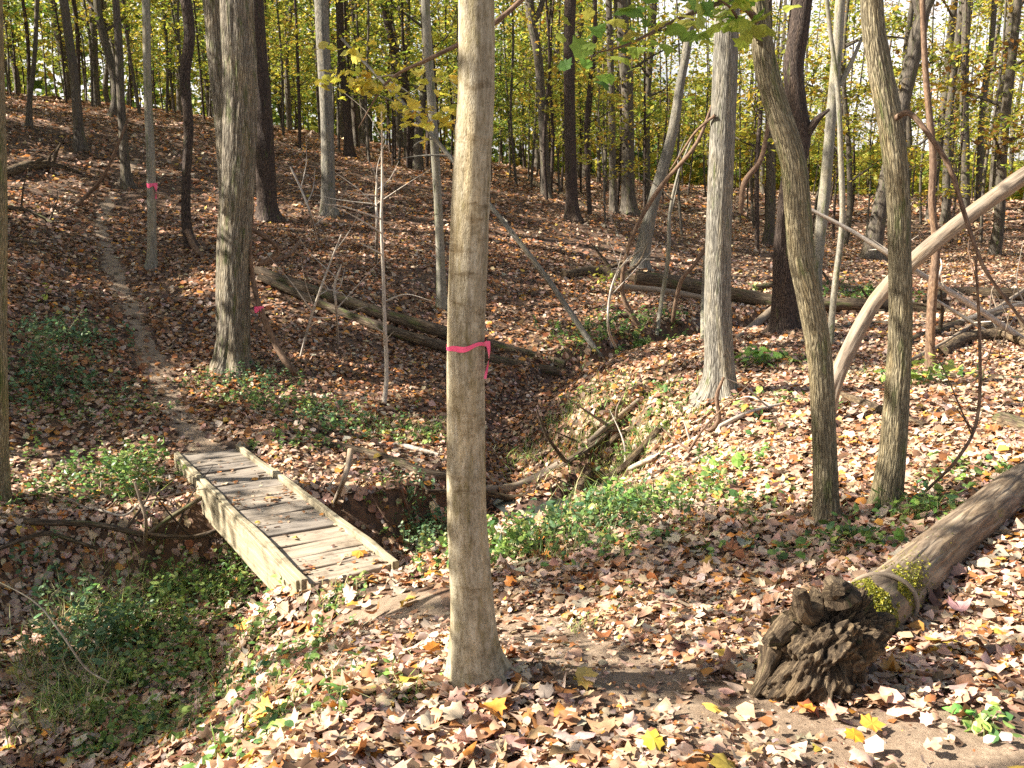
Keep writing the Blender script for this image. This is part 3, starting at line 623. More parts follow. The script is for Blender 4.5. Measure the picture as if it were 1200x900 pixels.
for (a, b_) in (((455, 95), (500, 132)), ((470, 88), (420, 104)), ((500, 132), (530, 147))):
    limb(rk, [at(*a, Yk), at((a[0] + b_[0]) / 2, (a[1] + b_[1]) / 2 - 6, Yk - .1), at(*b_, Yk - .2)], [.010, .006, .003], M['twig'], 5, 8, 'twig')

# ------------------------------------------------------------------ logs, poles, sticks
def stick(name, label, pts, wid, bm, cat='fallen branch', seg=12, n=None, amp=.07, on_ground=False, group=None, twigs=0, ridge=0.01, seed=0, sub='twig', pull=None):
    """pts: (px,py[,Y]) ; a missing Y means it lies on the ground there"""
    P = []
    for i, p in enumerate(pts):
        if pull is not None or len(p) == 2:
            q = hitg(p[0], p[1]); e = np.array([0, 0, EYE]) - q
            if pull is not None: q = q + e / np.linalg.norm(e) * pull
        else: q = at(*p)
        w = wid[i] if i < len(wid) else wid[-1]
        if len(p) < 3 and pull is None: q = q + np.array([0, 0, w2r(w, q) * .7])
        P.append(q)
    rad = [w2r(w, q) for w, q in zip(wid, P)]
    root = thing(name, P[0] - [0, 0, rad[0]], label, cat, group); mb = MB()
    C, rr = tube(mb, P, rad, seg=seg, n=n or 14 * len(P), amp=amp, fx=1.6, fz=3, ridge=ridge, seed=seed)
    mb.build('stem' if cat != 'log' else 'log_body', bm, root)
    rg = np.random.default_rng(seed + 5)
    for k in range(twigs):
        j = rg.integers(len(C) // 4, len(C) - 1); dv = rg.normal(0, 1, 3); dv[2] = abs(dv[2]); dv /= np.linalg.norm(dv); L = rg.uniform(.2, .6) * (1 + depth(C[0]) * .05)
        mt = MB(); tube(mt, [C[j], C[j] + dv * L * .5 + rg.normal(0, .04, 3), C[j] + dv * L + rg.normal(0, .08, 3)], [rr[j] * .55, rr[j] * .35, .002], seg=6, n=9); mt.build(sub, bm, root)
    return root, C, rr
YC = Pc[0][1]
# long fallen pair on the hillside
h0, h1, h2, h3 = hitg(300, 318), hitg(430, 370), hitg(560, 412), hitg(664, 432)
stick('fallen_log', 'upper darker log of the long fallen pair lying down the hillside behind the centre tree', [(300, 317), (430, 364), (560, 402), (662, 428)], [11, 14, 15, 12], M['log'], 'log', seg=22, n=140, amp=.05, ridge=.03, seed=1, pull=.22)
stick('fallen_log', 'lower paler log of the long fallen pair lying down the hillside behind the centre tree', [(304, 327), (430, 378), (560, 418), (655, 437)], [8, 11, 13, 11], M['log'], 'log', seg=20, n=140, amp=.05, ridge=.02, seed=2, pull=.20)
b = hitg(704, 418)
stick('leaning_pole', 'long thin dead grey pole leaning left across the hillside behind the centre tree', [(704, 419, b[1]), (640, 325, b[1] + .4), (577, 244, b[1] + .7), (520, 175, b[1] + .9), (470, 118, b[1] + 1.0), (400, 45, b[1] + 1.2)], [7, 6.5, 5.5, 5, 4, 3], M['grey'], 'dead pole', seg=12, n=60, seed=3, twigs=5)
# leaning broken trunk on the right
yb = hitg(978, 492)[1]
stick('leaning_dead_trunk', 'barkless tan dead trunk leaning steeply to the right edge behind the right olive trunk', [(972, 492), (978, 450, yb), (997, 405, yb + .05), (1021, 360, yb + .1), (1045, 330, yb + .1), (1068, 308, yb + .1), (1095, 284, yb + .1), (1134, 254, yb + .1), (1194, 210, yb + .1), (1300, 140, yb + .1)], [14, 18, 17, 16, 17, 18, 18, 17, 18, 17], M['dead'], 'dead trunk', seg=36, n=220, amp=.10, ridge=.05, seed=4)
stick('broken_branch', 'short dark broken log lying between the feet of the two olive trunks', [(982, 466), (1000, 473), (1035, 487), (1084, 504)], [9, 11, 12, 8], M['rot'], 'log', seg=18, n=60, amp=.1, ridge=.05, seed=5)
stick('dead_branch', 'thin pale dead branch slanting down to the right edge behind the right olive trunk', [(945, 243, 12), (1000, 272, 12), (1060, 310, 12), (1130, 352, 12.2), (1200, 398, 12.4), (1240, 425, 12.6)], [4, 5, 6, 7, 7, 6], M['twig'], 'dead branch', seg=8, twigs=6, seed=6)
stick('dead_branch', 'thin dead branch crossing low behind the right olive trunk toward the dark log jam', [(1098, 352, 13), (1130, 372, 13), (1165, 393, 13), (1210, 414, 13)], [3, 4, 4, 3], M['twig'], 'dead branch', seg=8, twigs=3, seed=7)
stick('dead_branch', 'pale dead limb rising to the right above the dark log jam at the right edge', [(1095, 388, 14), (1130, 375, 14), (1170, 362, 14), (1215, 352, 14)], [6, 6, 5, 4], M['twig'], 'dead branch', seg=8, twigs=3, seed=8)
stick('dead_branch', 'reddish forked twig poking out of the dark log jam near the right edge', [(1164, 420), (1178, 405, 12.6), (1185, 383, 12.5)], [4, 4, 2], M['dead'], 'dead branch', seg=7, twigs=2, seed=9)
# big creek logs
stick('fallen_log', 'thick brown log spanning the far creek behind the grey trunk, left half of the logjam', [(745, 325, 19), (800, 333, 19), (860, 345, 18.7), (925, 356, 18.4), (985, 360, 18.2)], [17, 18, 17, 16, 12], M['log'], 'log', seg=24, n=120, amp=.06, ridge=.03, seed=10)
stick('fallen_log', 'thinner pale log just below the thick brown one left of the grey trunk', [(728, 336, 18.2), (780, 341, 18.2), (830, 350, 18.2)], [8, 7, 6], M['dead'], 'log', seg=12, n=50, seed=11)
stick('fallen_log', 'dark mossy log between the olive trunks over the far creek', [(955, 356, 18), (1010, 357, 18), (1060, 360, 18), (1130, 374, 17.6), (1230, 385, 17.2)], [14, 14, 14, 15, 14], M['log'], 'log', seg=22, n=110, amp=.06, ridge=.03, seed=12)
stick('fallen_log', 'dark upper log right of the right olive trunk reaching the right edge', [(1085, 352, 20), (1120, 343, 20), (1170, 344, 20), (1240, 348, 20)], [10, 12, 13, 13], M['log'], 'log', seg=20, n=90, amp=.08, seed=13, pull=.28)
stick('fallen_log', 'black lower log of the right edge logjam resting on the leafy ground', [(1105, 412, 14.2), (1135, 398, 14.2), (1175, 395, 14.2), (1230, 400, 14.2)], [12, 17, 18, 18], M['rot'], 'log', seg=22, n=90, amp=.12, ridge=.05, seed=14, pull=.28)
stick('fallen_log', 'slim dark log lying low between the olive trunks on sunlit ground', [(980, 388), (1020, 381), (1060, 384), (1120, 388)], [7, 9, 9, 8], M['log'], 'log', seg=16, n=70, amp=.1, seed=15, pull=.12)
stick('fallen_log', 'fallen dark limb leaning down to the left against the thick reddish trunk foot', [(864, 397), (885, 382, 16.2), (905, 365, 16.4)], [7, 10, 9], M['dead'], 'log', seg=12, n=40, seed=16, pull=.28)
stick('fallen_log', 'dark shaded log lying on the ground right of the right olive trunk', [(1072, 442), (1105, 441), (1150, 443), (1210, 446)], [6, 9, 9, 8], M['log'], 'log', seg=14, n=50, seed=17, pull=.12)
stick('cut_log', 'cut end of a pale brown log lying at the right edge', [(1172, 500), (1190, 505), (1230, 520)], [20, 21, 22], M['log'], 'log', seg=24, n=40, seed=18)
stick('fallen_log', 'slim log on the ridge right of the centre tree, left of the grey leaning trunk', [(580, 207), (620, 213), (665, 232), (690, 246)], [5, 6, 6, 5], M['log'], 'log', seg=10, n=40, seed=19, pull=.12)
stick('fallen_log', 'dark brown branch pile log near the left edge at the middle of the slope', [(0, 205), (35, 196), (60, 195), (92, 203)], [10, 13, 10, 5], M['rot'], 'log', seg=14, n=60, amp=.25, ridge=.08, seed=20, twigs=6, pull=.12)
stick('fallen_log', 'dark stick lying near the left edge below the branch pile', [(8, 282), (30, 286), (70, 294)], [5, 7, 4], M['rot'], 'log', seg=10, n=30, seed=21, pull=.12)
stick('fallen_log', 'thin dark log low on the slope at the left edge, beside pale twigs', [(0, 243), (30, 247), (62, 262)], [5, 6, 4], M['log'], 'log', seg=10, n=30, seed=210, twigs=3, pull=.12)
for k, (lab, pts, wd, mt_) in enumerate([
 ('dark crossing log rising to the right edge in the logjam above the black lower log', [(1060, 402, 15), (1110, 385, 15.3), (1165, 372, 15.6), (1230, 356, 16)], [9, 12, 12, 11], 'log'),
 ('broken dark log slanting down to the right in the right edge logjam', [(1045, 338, 17), (1100, 362, 16.6), (1160, 384, 16), (1220, 410, 15.6)], [7, 9, 9, 9], 'rot'),
 ('thin brown pole crossing the right edge logjam from lower left to upper right', [(1062, 425, 14), (1110, 400, 14.2), (1160, 368, 14.4), (1215, 330, 14.8)], [4, 5, 4, 4], 'dead'),
 ('short dark log under the two crossing logs left of the thin crooked trunk', [(1010, 372, 16.5), (1045, 368, 16.5), (1085, 372, 16.4)], [9, 11, 9], 'rot'),
 ('slim grey log behind the thick reddish trunk foot, over the far creek', [(880, 338, 20), (940, 332, 20), (1010, 340, 20)], [7, 8, 7], 'log'),
 ('dark rotten log half hidden by the far creek bank left of the thick brown log', [(660, 322, 19.5), (700, 318, 19.5), (745, 328, 19)], [9, 12, 8], 'rot')]):
    stick('fallen_log', lab, pts, wd, M[mt_], 'log', seg=16, n=70, amp=.12, ridge=.04, seed=80 + k, twigs=3, pull=.22 + .12 * (k % 3))
# near creek logs
stick('creek_log', 'brown branch log crossing from the far bank above the bridge toward the centre tree', [(362, 520, 9.6), (400, 524, 9.5), (450, 537, 9.3), (500, 556, 9.1), (545, 562, 9.0)], [6, 9, 12, 12, 10], M['log'], 'log', seg=18, n=70, seed=22, pull=.10)
stick('creek_log', 'thick bare brown branch lying over the creek right of the centre tree', [(560, 578, 8.9), (600, 573, 8.9), (625, 563, 8.9), (656, 547, 8.9)], [10, 13, 13, 12], M['dead'], 'log', seg=20, n=60, amp=.08, seed=23, pull=.10)
stick('creek_log', 'dark wet branch just below the thick bare one over the creek', [(500, 584, 8.7), (560, 582, 8.7), (600, 584, 8.7), (625, 577, 8.7)], [6, 7, 8, 6], M['rot'], 'log', seg=12, n=50, seed=24, pull=.10)
stick('creek_stick', 'pale straight stick lying on leaves above the creek log', [(440, 520, 9.4), (475, 523, 9.4), (514, 534, 9.3)], [4, 6, 5], M['twig'], 'stick', seg=8, seed=25, pull=.10)
stick('propped_stick', 'short grey stick standing propped in the gully right of the bridge', [(393, 600), (402, 565, 7.2), (408, 545, 7.3), (411, 527, 7.4)], [6, 6, 7, 8], M['dead'], 'stick', seg=10, seed=26)
stick('creek_stick', 'pale board-like stick half buried right behind the centre tree foot', [(566, 608), (582, 617), (600, 628)], [8, 9, 7], M['twig'], 'stick', seg=8, seed=27, pull=.10)
# bank branches on the mound
r_, C, rr = stick('dead_branch', 'long forked bare branch lying across the sunny mound toward the grey trunk', [(676, 597), (700, 575), (745, 548), (790, 527), (830, 508), (880, 484), (948, 468)], [8, 7, 6, 6, 6, 5, 4], M['twig'], 'dead branch', seg=9, n=70, seed=28, pull=.10, twigs=4)
stick('dead_branch', 'crooked brown forked branch rising from the mound below the grey trunk', [(765, 562), (795, 545), (825, 515), (842, 492, 8.2), (840, 465, 8.2), (848, 442, 8.2)], [8, 7, 7, 5, 5, 3], M['vine'], 'dead branch', seg=10, n=60, seed=29, twigs=2)
stick('exposed_root', 'gnarled exposed root running down the mound into the creek', [(772, 505), (735, 545), (715, 560), (695, 580), (676, 600)], [9, 10, 10, 12, 8], M['rot'], 'root', seg=12, n=70, amp=.2, seed=30, pull=.10)
stick('exposed_root', 'upper pale root curving over the lip of the mound bank', [(748, 470), (725, 490), (705, 508), (690, 520)], [5, 7, 8, 6], M['dead'], 'root', seg=10, n=50, amp=.15, seed=31, pull=.05, twigs=2)
stick('exposed_root', 'dark overhanging root at the top of the far creek bank below the log pair end', [(700, 383), (730, 372), (765, 373), (800, 390)], [5, 8, 7, 5], M['rot'], 'root', seg=10, n=50, amp=.2, seed=32, twigs=4, pull=.10)
for k, pts in enumerate([[(660, 598), (690, 560), (716, 522), (745, 500)], [(688, 605), (712, 566), (742, 534), (778, 512)], [(640, 560), (668, 541), (700, 520), (722, 496)]]):
    stick('exposed_root', ['dark root running up the eroded notch beside the creek water', 'long curved root on the near lip of the eroded mound notch', 'thin root across the leafy face of the mound below the grass'][k], pts, [10, 10, 8, 5][:4], M['rot' if k == 0 else 'log'], 'root', seg=12, n=60, amp=.2, ridge=.05, seed=120 + k, pull=.04, twigs=2)
stick('dead_branch', 'short dead stick casting a thin shadow right of the long forked branch', [(800, 552), (840, 530), (875, 526), (905, 530)], [6, 5, 4, 3], M['dead'], 'dead branch', seg=8, seed=33)
# curling vine and white saplings mid right
yv = hitg(752, 390)[1]
stick('curling_vine', 'thick brown vine hanging in an S-curve above the far creek', [(836, 120, yv - .2), (815, 170, yv - .2), (775, 218, yv - .1), (748, 262, yv), (734, 300, yv), (729, 340, yv), (740, 368, yv), (756, 392, yv)], [3.5, 4.5, 5, 5, 5, 5.5, 6, 5], M['vine'], 'vine', seg=10, n=90, seed=34)
stick('dead_sapling', 'thin grey leafless sapling leaning right beside the curling vine', [(769, 398), (775, 355, yv + .8), (783, 300, yv + .8), (785, 250, yv + .8), (796, 200, yv + .8), (812, 160, yv + .8)], [5, 5, 5, 4, 3, 2], M['pale'], 'sapling', seg=8, n=60, seed=35, twigs=3)
stick('dead_sapling', 'reddish-brown dead stem leaning right toward the grey trunk', [(789, 385), (790, 365, yv + .5), (798, 330, yv + .5), (812, 312, yv + .5), (829, 288, yv + .5)], [6, 5, 5, 5, 5], M['vine'], 'sapling', seg=8, n=40, seed=36)
stick('sapling', 'pale upright stump-like sapling touching the left side of the grey trunk', [(824, 402), (824, 360, yv + .3), (826, 300, yv + .3)], [7, 6, 4], M['pale'], 'sapling', seg=8, n=30, seed=37)
stick('crooked_vine', 'brown crooked vine climbing right of the grey trunk', [(868, 250, 14), (872, 215, 14), (890, 190, 14), (897, 165, 14), (905, 120, 14)], [6, 7, 6, 5, 4], M['vine'], 'vine', seg=8, n=40, seed=38)
stick('dead_branch', 'bare branch reaching left from the grey trunk above the curling vine', [(838, 135, 9.2), (815, 155, 9.4), (795, 185, 9.6), (785, 200, 9.8)], [3.5, 3, 2.5, 1.5], M['vine'], 'dead branch', seg=8, n=30, seed=39)
# white slender saplings left of the centre
ys = hitg(452, 474)[1]
stick('sapling', 'very thin white sapling stem standing between the bridge and the centre tree', [(450, 476), (453, 440, ys), (451, 380, ys), (449, 320, ys), (447, 260, ys), (448, 215, ys), (447, 120, ys)], [6, 5, 4.5, 4, 4, 3, 1.5], M['twig'], 'sapling', seg=8, n=60, seed=40, twigs=9)
stick('sapling', 'short bare white sapling just left of the taller thin white one', [(441, 312), (442, 270, 16.2), (441, 235, 16.2), (442, 205, 16.2)], [4, 3.5, 3, 2], M['twig'], 'sapling', seg=7, n=30, seed=41, twigs=7)
stick('dead_sapling', 'thin bare twig leaning left above the lit tufts beside the log pair', [(352, 420), (365, 370, 12.4), (377, 335, 12.4), (390, 300, 12.4), (400, 275, 12.4)], [3, 3, 3, 2, 1.5], M['twig'], 'sapling', seg=6, n=30, seed=42, twigs=5)
stick('dead_sapling', 'thin bare upright twig in front of the upper end of the log pair', [(396, 405), (394, 360, 12.8), (392, 335, 12.8), (400, 310, 12.8)], [3.5, 3, 3, 2], M['twig'], 'sapling', seg=6, n=30, seed=43, twigs=5)
stick('dead_sapling', 'long thin arching twig from the slope up past the reddish trunk', [(373, 290), (365, 255, 17), (352, 220, 17), (340, 195, 17)], [3, 3, 2.5, 2], M['twig'], 'sapling', seg=6, n=30, seed=44, twigs=3)
stick('dead_sapling', 'white spindly twig leaning right over the far creek, right of the grey pole', [(722, 412), (713, 385, 14), (714, 350, 14), (722, 322, 14), (738, 300, 14)], [3, 3, 3, 2.5, 1.5], M['twig'], 'sapling', seg=6, n=30, seed=45, twigs=7)
stick('dead_sapling', 'thin brown twig rising from the lower right ground to the arching branch', [(1038, 640), (1070, 590, 5.6), (1120, 540, 5.6), (1145, 490, 5.7), (1148, 400, 5.7), (1143, 300, 5.7)], [3, 3, 4, 4, 4, 3], M['vine'], 'sapling', seg=7, n=50, seed=46, twigs=4)
yo = Po[0][1]
stick('curling_vine', 'dark vine curling down the slope right of the large double-stemmed trunk', [(350, 443), (338, 428, yo - .2), (320, 398, yo - .1), (305, 362, yo - .1), (297, 330, yo), (293, 290, yo), (296, 240, yo + .2)], [8, 8, 8, 7, 6, 5, 4], M['vine'], 'vine', seg=10, n=70, seed=47)
stick('curling_vine', 'dark looped vine between the double-stemmed trunk and the log pair', [(292, 268, yo + .5), (310, 277, yo + .5), (325, 290, yo + .5), (322, 300, yo + .5), (302, 310, yo + .3), (336, 300, yo + .8), (352, 282, yo + 1.5)], [5, 6, 6, 6, 5, 5, 4], M['vine'], 'vine', seg=10, n=70, seed=48)
stick('arching_stem', 'dark arching stem bowed across the slope left of the ribboned trunk', [(70, 254), (95, 235, 21), (120, 208, 21), (138, 170, 21), (150, 140, 21)], [5, 5, 4, 3.5, 3], M['vine'], 'vine', seg=8, n=40, seed=49)
# gully branches left
stick('gully_branch', 'longest mossy branch lying across the shaded gully left of the bridge', [(-20, 603, 7.6), (40, 612, 7.7), (110, 618, 7.8), (170, 627, 7.8), (230, 633, 7.9), (280, 620, 8.1)], [7, 8, 7, 6, 6, 5], M['log'], 'dead branch', seg=12, n=70, seed=51, twigs=3, pull=.10)
stick('gully_branch', 'bowed lower branch in the shaded gully under the longest one', [(-10, 650, 7.0), (25, 641, 7.1), (56, 629, 7.2), (90, 638, 7.2), (115, 648, 7.2)], [5, 6, 6, 5, 4], M['log'], 'dead branch', seg=10, n=50, seed=52, pull=.10)
stick('gully_branch', 'thin pale twig arched above the gully branches left of the bridge', [(28, 604, 7.5), (60, 602, 7.5), (92, 595, 7.5), (120, 600, 7.5), (145, 608, 7.5), (162, 592, 7.5)], [2.5, 3, 3, 3, 3, 2], M['twig'], 'stick', seg=6, n=40, seed=53, twigs=2, pull=.10)
stick('gully_branch', 'forked grey stick standing upright in the gully just left of the bridge', [(170, 640), (171, 610, 7.2), (165, 588, 7.2), (158, 565, 7.2)], [5, 4, 4, 3], M['dead'], 'stick', seg=8, n=30, seed=54, twigs=2)
stick('gully_branch', 'branch running beneath the bridge to the gully floor', [(172, 628), (205, 612, 8.4), (235, 590, 8.8), (250, 575, 9.2)], [6, 6, 5, 4], M['log'], 'dead branch', seg=8, n=30, seed=55, pull=.10)
stick('bent_cane', 'long bent green cane arching in from the left edge over the foreground grass', [(-15, 675, 3.6), (40, 705, 3.55), (70, 740, 3.5), (100, 782, 3.5), (128, 800, 3.5)], [1.2, 1.8, 2.4, 2.4, 2], M['pale'], 'plant cane', seg=7, n=40, seed=56)
stick('foreground_stick', 'dark straight stick lying across the leafy plants left of the centre foreground', [(178, 788), (215, 752), (250, 725), (290, 708)], [5, 5, 4, 3], M['dead'], 'stick', seg=8, n=40, seed=57)
stick('foreground_stick', 'low dark twig among leaves below the straight stick on the left', [(185, 826), (220, 822), (255, 813)], [4, 4, 3], M['vine'], 'stick', seg=7, n=24, seed=58)
stick('foreground_stick', 'dark stick lying in the leaves at the lower right edge', [(1165, 722), (1185, 760), (1205, 800)], [5, 7, 6], M['rot'], 'stick', seg=8, n=24, seed=59)

rg_ = np.random.default_rng(64)
for k in range(26):
    px, py = (rg_.uniform(380, 530), rg_.uniform(562, 600)) if k % 2 else (rg_.uniform(10, 205), rg_.uniform(565, 620))
    q = hitg(px, py); e = np.array([0, 0, EYE]) - q; q = q + e / np.linalg.norm(e) * .05; rt = thing('bank_root', q, 'thin bare root hanging from the cut gully bank', 'root', 'thin roots hanging from the gully banks')
    d = np.array([rg_.normal(0, .12), -.05, -rg_.uniform(.1, .3)]); mb = MB(); tube(mb, [q - d * .3, q + d * .4 + rg_.normal(0, .03, 3), q + d * .8 + rg_.normal(0, .04, 3), q + d * 1.3], [.007, .006, .004, .002], seg=6, n=14); mb.build('root_strand', M['vine'] if k % 3 else M['twig'], rt)
# ------------------------------------------------------------------ big log with rotten root
def big_log():
    P = []
    for (px, py, w) in ((985, 742, 56), (1012, 722, 74), (1045, 698, 66), (1090, 656, 57), (1140, 614, 49), (1200, 566, 42), (1290, 510, 36), (1400, 455, 32)):
        # ground contact is half a width below the centreline
        g = hitg(px + w * .15, py + w * .52); q = at(px, py, g[1] + .12); P.append((q, w2r(w, q)))
    pts = [p for p, r in P]; rad = [r for p, r in P]
    root = thing('fallen_log', (*pts[0][:2], gz(*pts[0][:2])), 'thick mossy fallen log with rotten root end in the lower right foreground', 'log')
    mb = MB(); C, rr = tube(mb, pts, rad, seg=90, n=240, amp=.05, fx=1.6, fz=2.2, ridge=.012, seed=3); mb.build('log_body', M['biglog'], root)
    # moss mat on the top near the root end
    rg = np.random.default_rng(8); mo = MB(); n = 60000
    j = (np.abs(rg.normal(0, .30, n)) * 90 + 6).astype(int).clip(0, 110); a = rg.normal(0, .5, n)
    T = np.gradient(C, axis=0); T /= np.linalg.norm(T, axis=1, keepdims=True)
    side = np.cross(T[j], [0, 0, 1.]); side /= np.linalg.norm(side, axis=1, keepdims=True); up = np.cross(side, T[j])
    nm = up * np.cos(a - .55)[:, None] - side * np.sin(a - .55)[:, None] * 1.0
    pos = C[j] + nm * rr[j][:, None] * 1.0 + rg.normal(0, .004, (n, 3)) + T[j] * rg.uniform(-.01, .01, (n, 1))
    k = vn(pos[:, 0] * 9, pos[:, 1] * 9, pos[:, 2] * 9) + .5 * vn(pos[:, 0] * 30, pos[:, 1] * 30, pos[:, 2] * 30) > -.05; pos, nm = pos[k], nm[k]
    leaves(mo, pos, nm, 0.0072 * np.exp(.35 * rg.standard_normal(len(pos))), pal([(.20, .20, .02), (.30, .28, .03), (.12, .13, .02), (.38, .33, .05)], [3, 3, 2, 1], len(pos), rg), DIA, tilt=.9, curl=.3, rng=rg)
    mo.build('moss_mat', M['green'], root, smooth=False)
    # vine loop round the log
    i0 = int(240 * .235); c = C[i0]; t = T[i0]; s = np.cross(t, [0, 0, 1.]); s /= np.linalg.norm(s); u = np.cross(s, t); ring = []
    for q in np.linspace(-1.5, 3.6, 22):
        ring.append(c + (u * math.cos(q) + s * math.sin(q)) * rr[i0] * 1.07 + t * (.05 * math.sin(q * 1.3)))
    limb(root, ring, [.007, .010, .011, .010, .008], M['dead'], 10, 90, 'vine_loop')
    # rotten root mass
    import bmesh
    rg = np.random.default_rng(9)
    G = hitg(930, 828); c0 = at(958, 764, G[1] + .10)
    U = np.linspace(0, 2 * np.pi, 220, endpoint=False); Vv = np.linspace(.02, np.pi - .02, 130)
    uu, vv_ = np.meshgrid(U, Vv); dx, dy, dz = np.cos(uu) * np.sin(vv_), np.sin(uu) * np.sin(vv_), np.cos(vv_)
    n1 = fbm(dx * 2.2 + 3, dy * 2.2, dz * 2.2, 5); rid = 1 - np.abs(vn(dx * 4.5 + 9, dy * 4.5, dz * 2.5)) * 2
    fib = 1 - 2 * np.abs(vn(dx * 11 + dz * 2, dy * 11, dz * 1.6)); rad_ = 1 + .26 * n1 + .10 * rid + .07 * fib * np.clip(1.2 - np.abs(dz), .3, 1) + .11 * fbm(dx * 12, dy * 12, dz * 9, 4)
    hole = np.exp(-(((dx - .25) / .2) ** 2 + ((dz - .05) / .22) ** 2)) * (dy < 0); rad_ = rad_ - .45 * hole
    k = depth(c0) / FPX
    # skewed mass following the slope of the root flare
    X = dx * rad_ * 56 * k; Yq = dy * rad_ * 46 * k; Z = dz * rad_ * 62 * k
    X = X - Z * -.45
    vts = np.stack([c0[0] + X, c0[1] + Yq, c0[2] + Z], -1).reshape(-1, 3)
    nr, ncn = uu.shape; i = np.arange(nr - 1)[:, None] * ncn; j = np.arange(ncn)[None]; j2 = (j + 1) % ncn
    f = np.stack([i + j, i + ncn + j, i + ncn + j2, i + j2], -1).reshape(-1, 4)
    mr = MB(); mr.add(vts, f, np.stack([dx * .3, dy * .3, dz * .16 - dx * .05], -1).reshape(-1, 3))
    rm = mr.build('root_mass', M['rot'], root)
    # broken root stubs and jagged splinters
    for (a, b_, w0, w1) in (((925, 730), (897, 752), 26, 12), ((905, 760), (882, 815), 26, 10), ((950, 718), (935, 692), 34, 14), ((985, 705), (980, 690), 40, 16), ((935, 780), (925, 826), 30, 12), ((975, 780), (968, 830), 26, 9), ((1000, 760), (1010, 800), 22, 8), ((960, 745), (950, 800), 26, 10), ((1015, 730), (1030, 760), 30, 14)):
        p, q = at(*a, c0[1] - .02), at(*b_, c0[1] - .07); mm = (p + q) / 2 + rg.normal(0, .01, 3)
        ms = MB(); tube(ms, [p, mm, q], [w0 / 2 * k, (w0 + w1) / 4 * k, w1 / 2 * k], seg=18, n=26, amp=.34, fx=1.8, fz=16, ridge=.10, seed=rg.uniform(0, 9)); ms.build('root_stub', M['rot'], root)
big_log()

# ------------------------------------------------------------------ pink ribbons
def ribbon(name, label, centre, r, h, tail, seed=0, tilt=0.0):
    mb = MB(); n = 60; th = np.linspace(0, 2 * np.pi, n); rr = r + .0025
    zc = centre[2] + tilt * np.cos(th) + .003 * np.sin(th * 5 + seed)
    a = np.stack([centre[0] + rr * np.cos(th), centre[1] + rr * np.sin(th), zc + h / 2], 1); b2 = a.copy(); b2[:, 2] -= h * (1 + .25 * np.sin(th * 3 + 1)); b2[:, :2] += .001
    i = np.arange(n - 1); f = np.stack([i, i + 1, i + 1 + n, i + n], 1)
    root = thing(name, (centre[0], centre[1], centre[2] - tail), label, 'ribbon')
    mb.add(np.vstack([a, b2]), f); mb.build('band', M['pink'], root)
    mb = MB(); m_ = 24; t = np.linspace(0, 1, m_); w = h * .55
    x0 = centre[0] + rr * .97; y0 = centre[1] - rr * .55
    c = np.stack([x0 + .006 * np.sin(t * 4) + .006 - .004 * t, y0 - .004 * np.cos(t * 5) + 0 * t, centre[2] + tilt + h * .6 - t * tail], 1)
    ang = t * 2.6 + .3; d = np.stack([np.cos(ang), np.sin(ang), 0 * t], 1) * (w * (1 - .5 * t))[:, None]
    i = np.arange(m_ - 1); mb.add(np.vstack([c - d, c + d]), np.stack([i, i + 1, i + 1 + m_, i + m_], 1)); mb.build('tail', M['pink'], root)
c = at(546.5, 404, Pm[0][1]); ribbon('pink_ribbon', 'pink plastic ribbon tied round the centre foreground trunk, tail hanging', c, w2r(45, c) * 1.01, .015, .12, tilt=.009)
P_ = roots[1][1]; c = at(177.5, 217, P_[0][1]); ribbon('pink_ribbon', 'tiny pink ribbon tied to the slim pale trunk beside the upper path', c, w2r(10.5, c), .06, .25, 2)
c = at(302, 362, yo - .1); ribbon('pink_ribbon', 'small pink ribbon on the dark vine right of the double-stemmed trunk', c, w2r(8, c), .06, .14, 3)

# ------------------------------------------------------------------ low plants
def plant_cloud(mb, mbs, c, rad, n, hmin, hmax, ls, rng, cols, w):
    """stems with paired oval leaves"""
    for k in range(n):
        x = c[0] + rng.normal(0, rad * .5); y = c[1] + rng.normal(0, rad * .5); z = gz(x, y); h = rng.uniform(hmin, hmax)
        lean = rng.normal(0, .3, 2); m_ = max(3, int(h / .035))
        t = np.linspace(.2, 1, m_); P = np.stack([x + lean[0] * h * t ** 1.5, y + lean[1] * h * t ** 1.5, z + h * t], 1)
        tube(mbs, [[x, y, z - .01], P[m_ // 2], P[-1]], [.0025, .002, .001], seg=4, n=4, cap=False)
        Q = np.repeat(P, 2, 0); Q[:, :2] += rng.normal(0, ls * .55, (len(Q), 2))
        leaves(mb, Q, np.tile([0, 0, 1.], (len(Q), 1)), ls * np.exp(.25 * rng.standard_normal(len(Q))), pal(cols, w, len(Q), rng), OVAL, tilt=.5, curl=.25, rng=rng)
rng = np.random.default_rng(77); gm, gs = MB(), MB(); GW = [4, 3, 3, 2, 1]
BLUE = [(.10, .20, .09), (.14, .26, .12), (.07, .14, .06), (.20, .30, .14), (.24, .32, .12)]
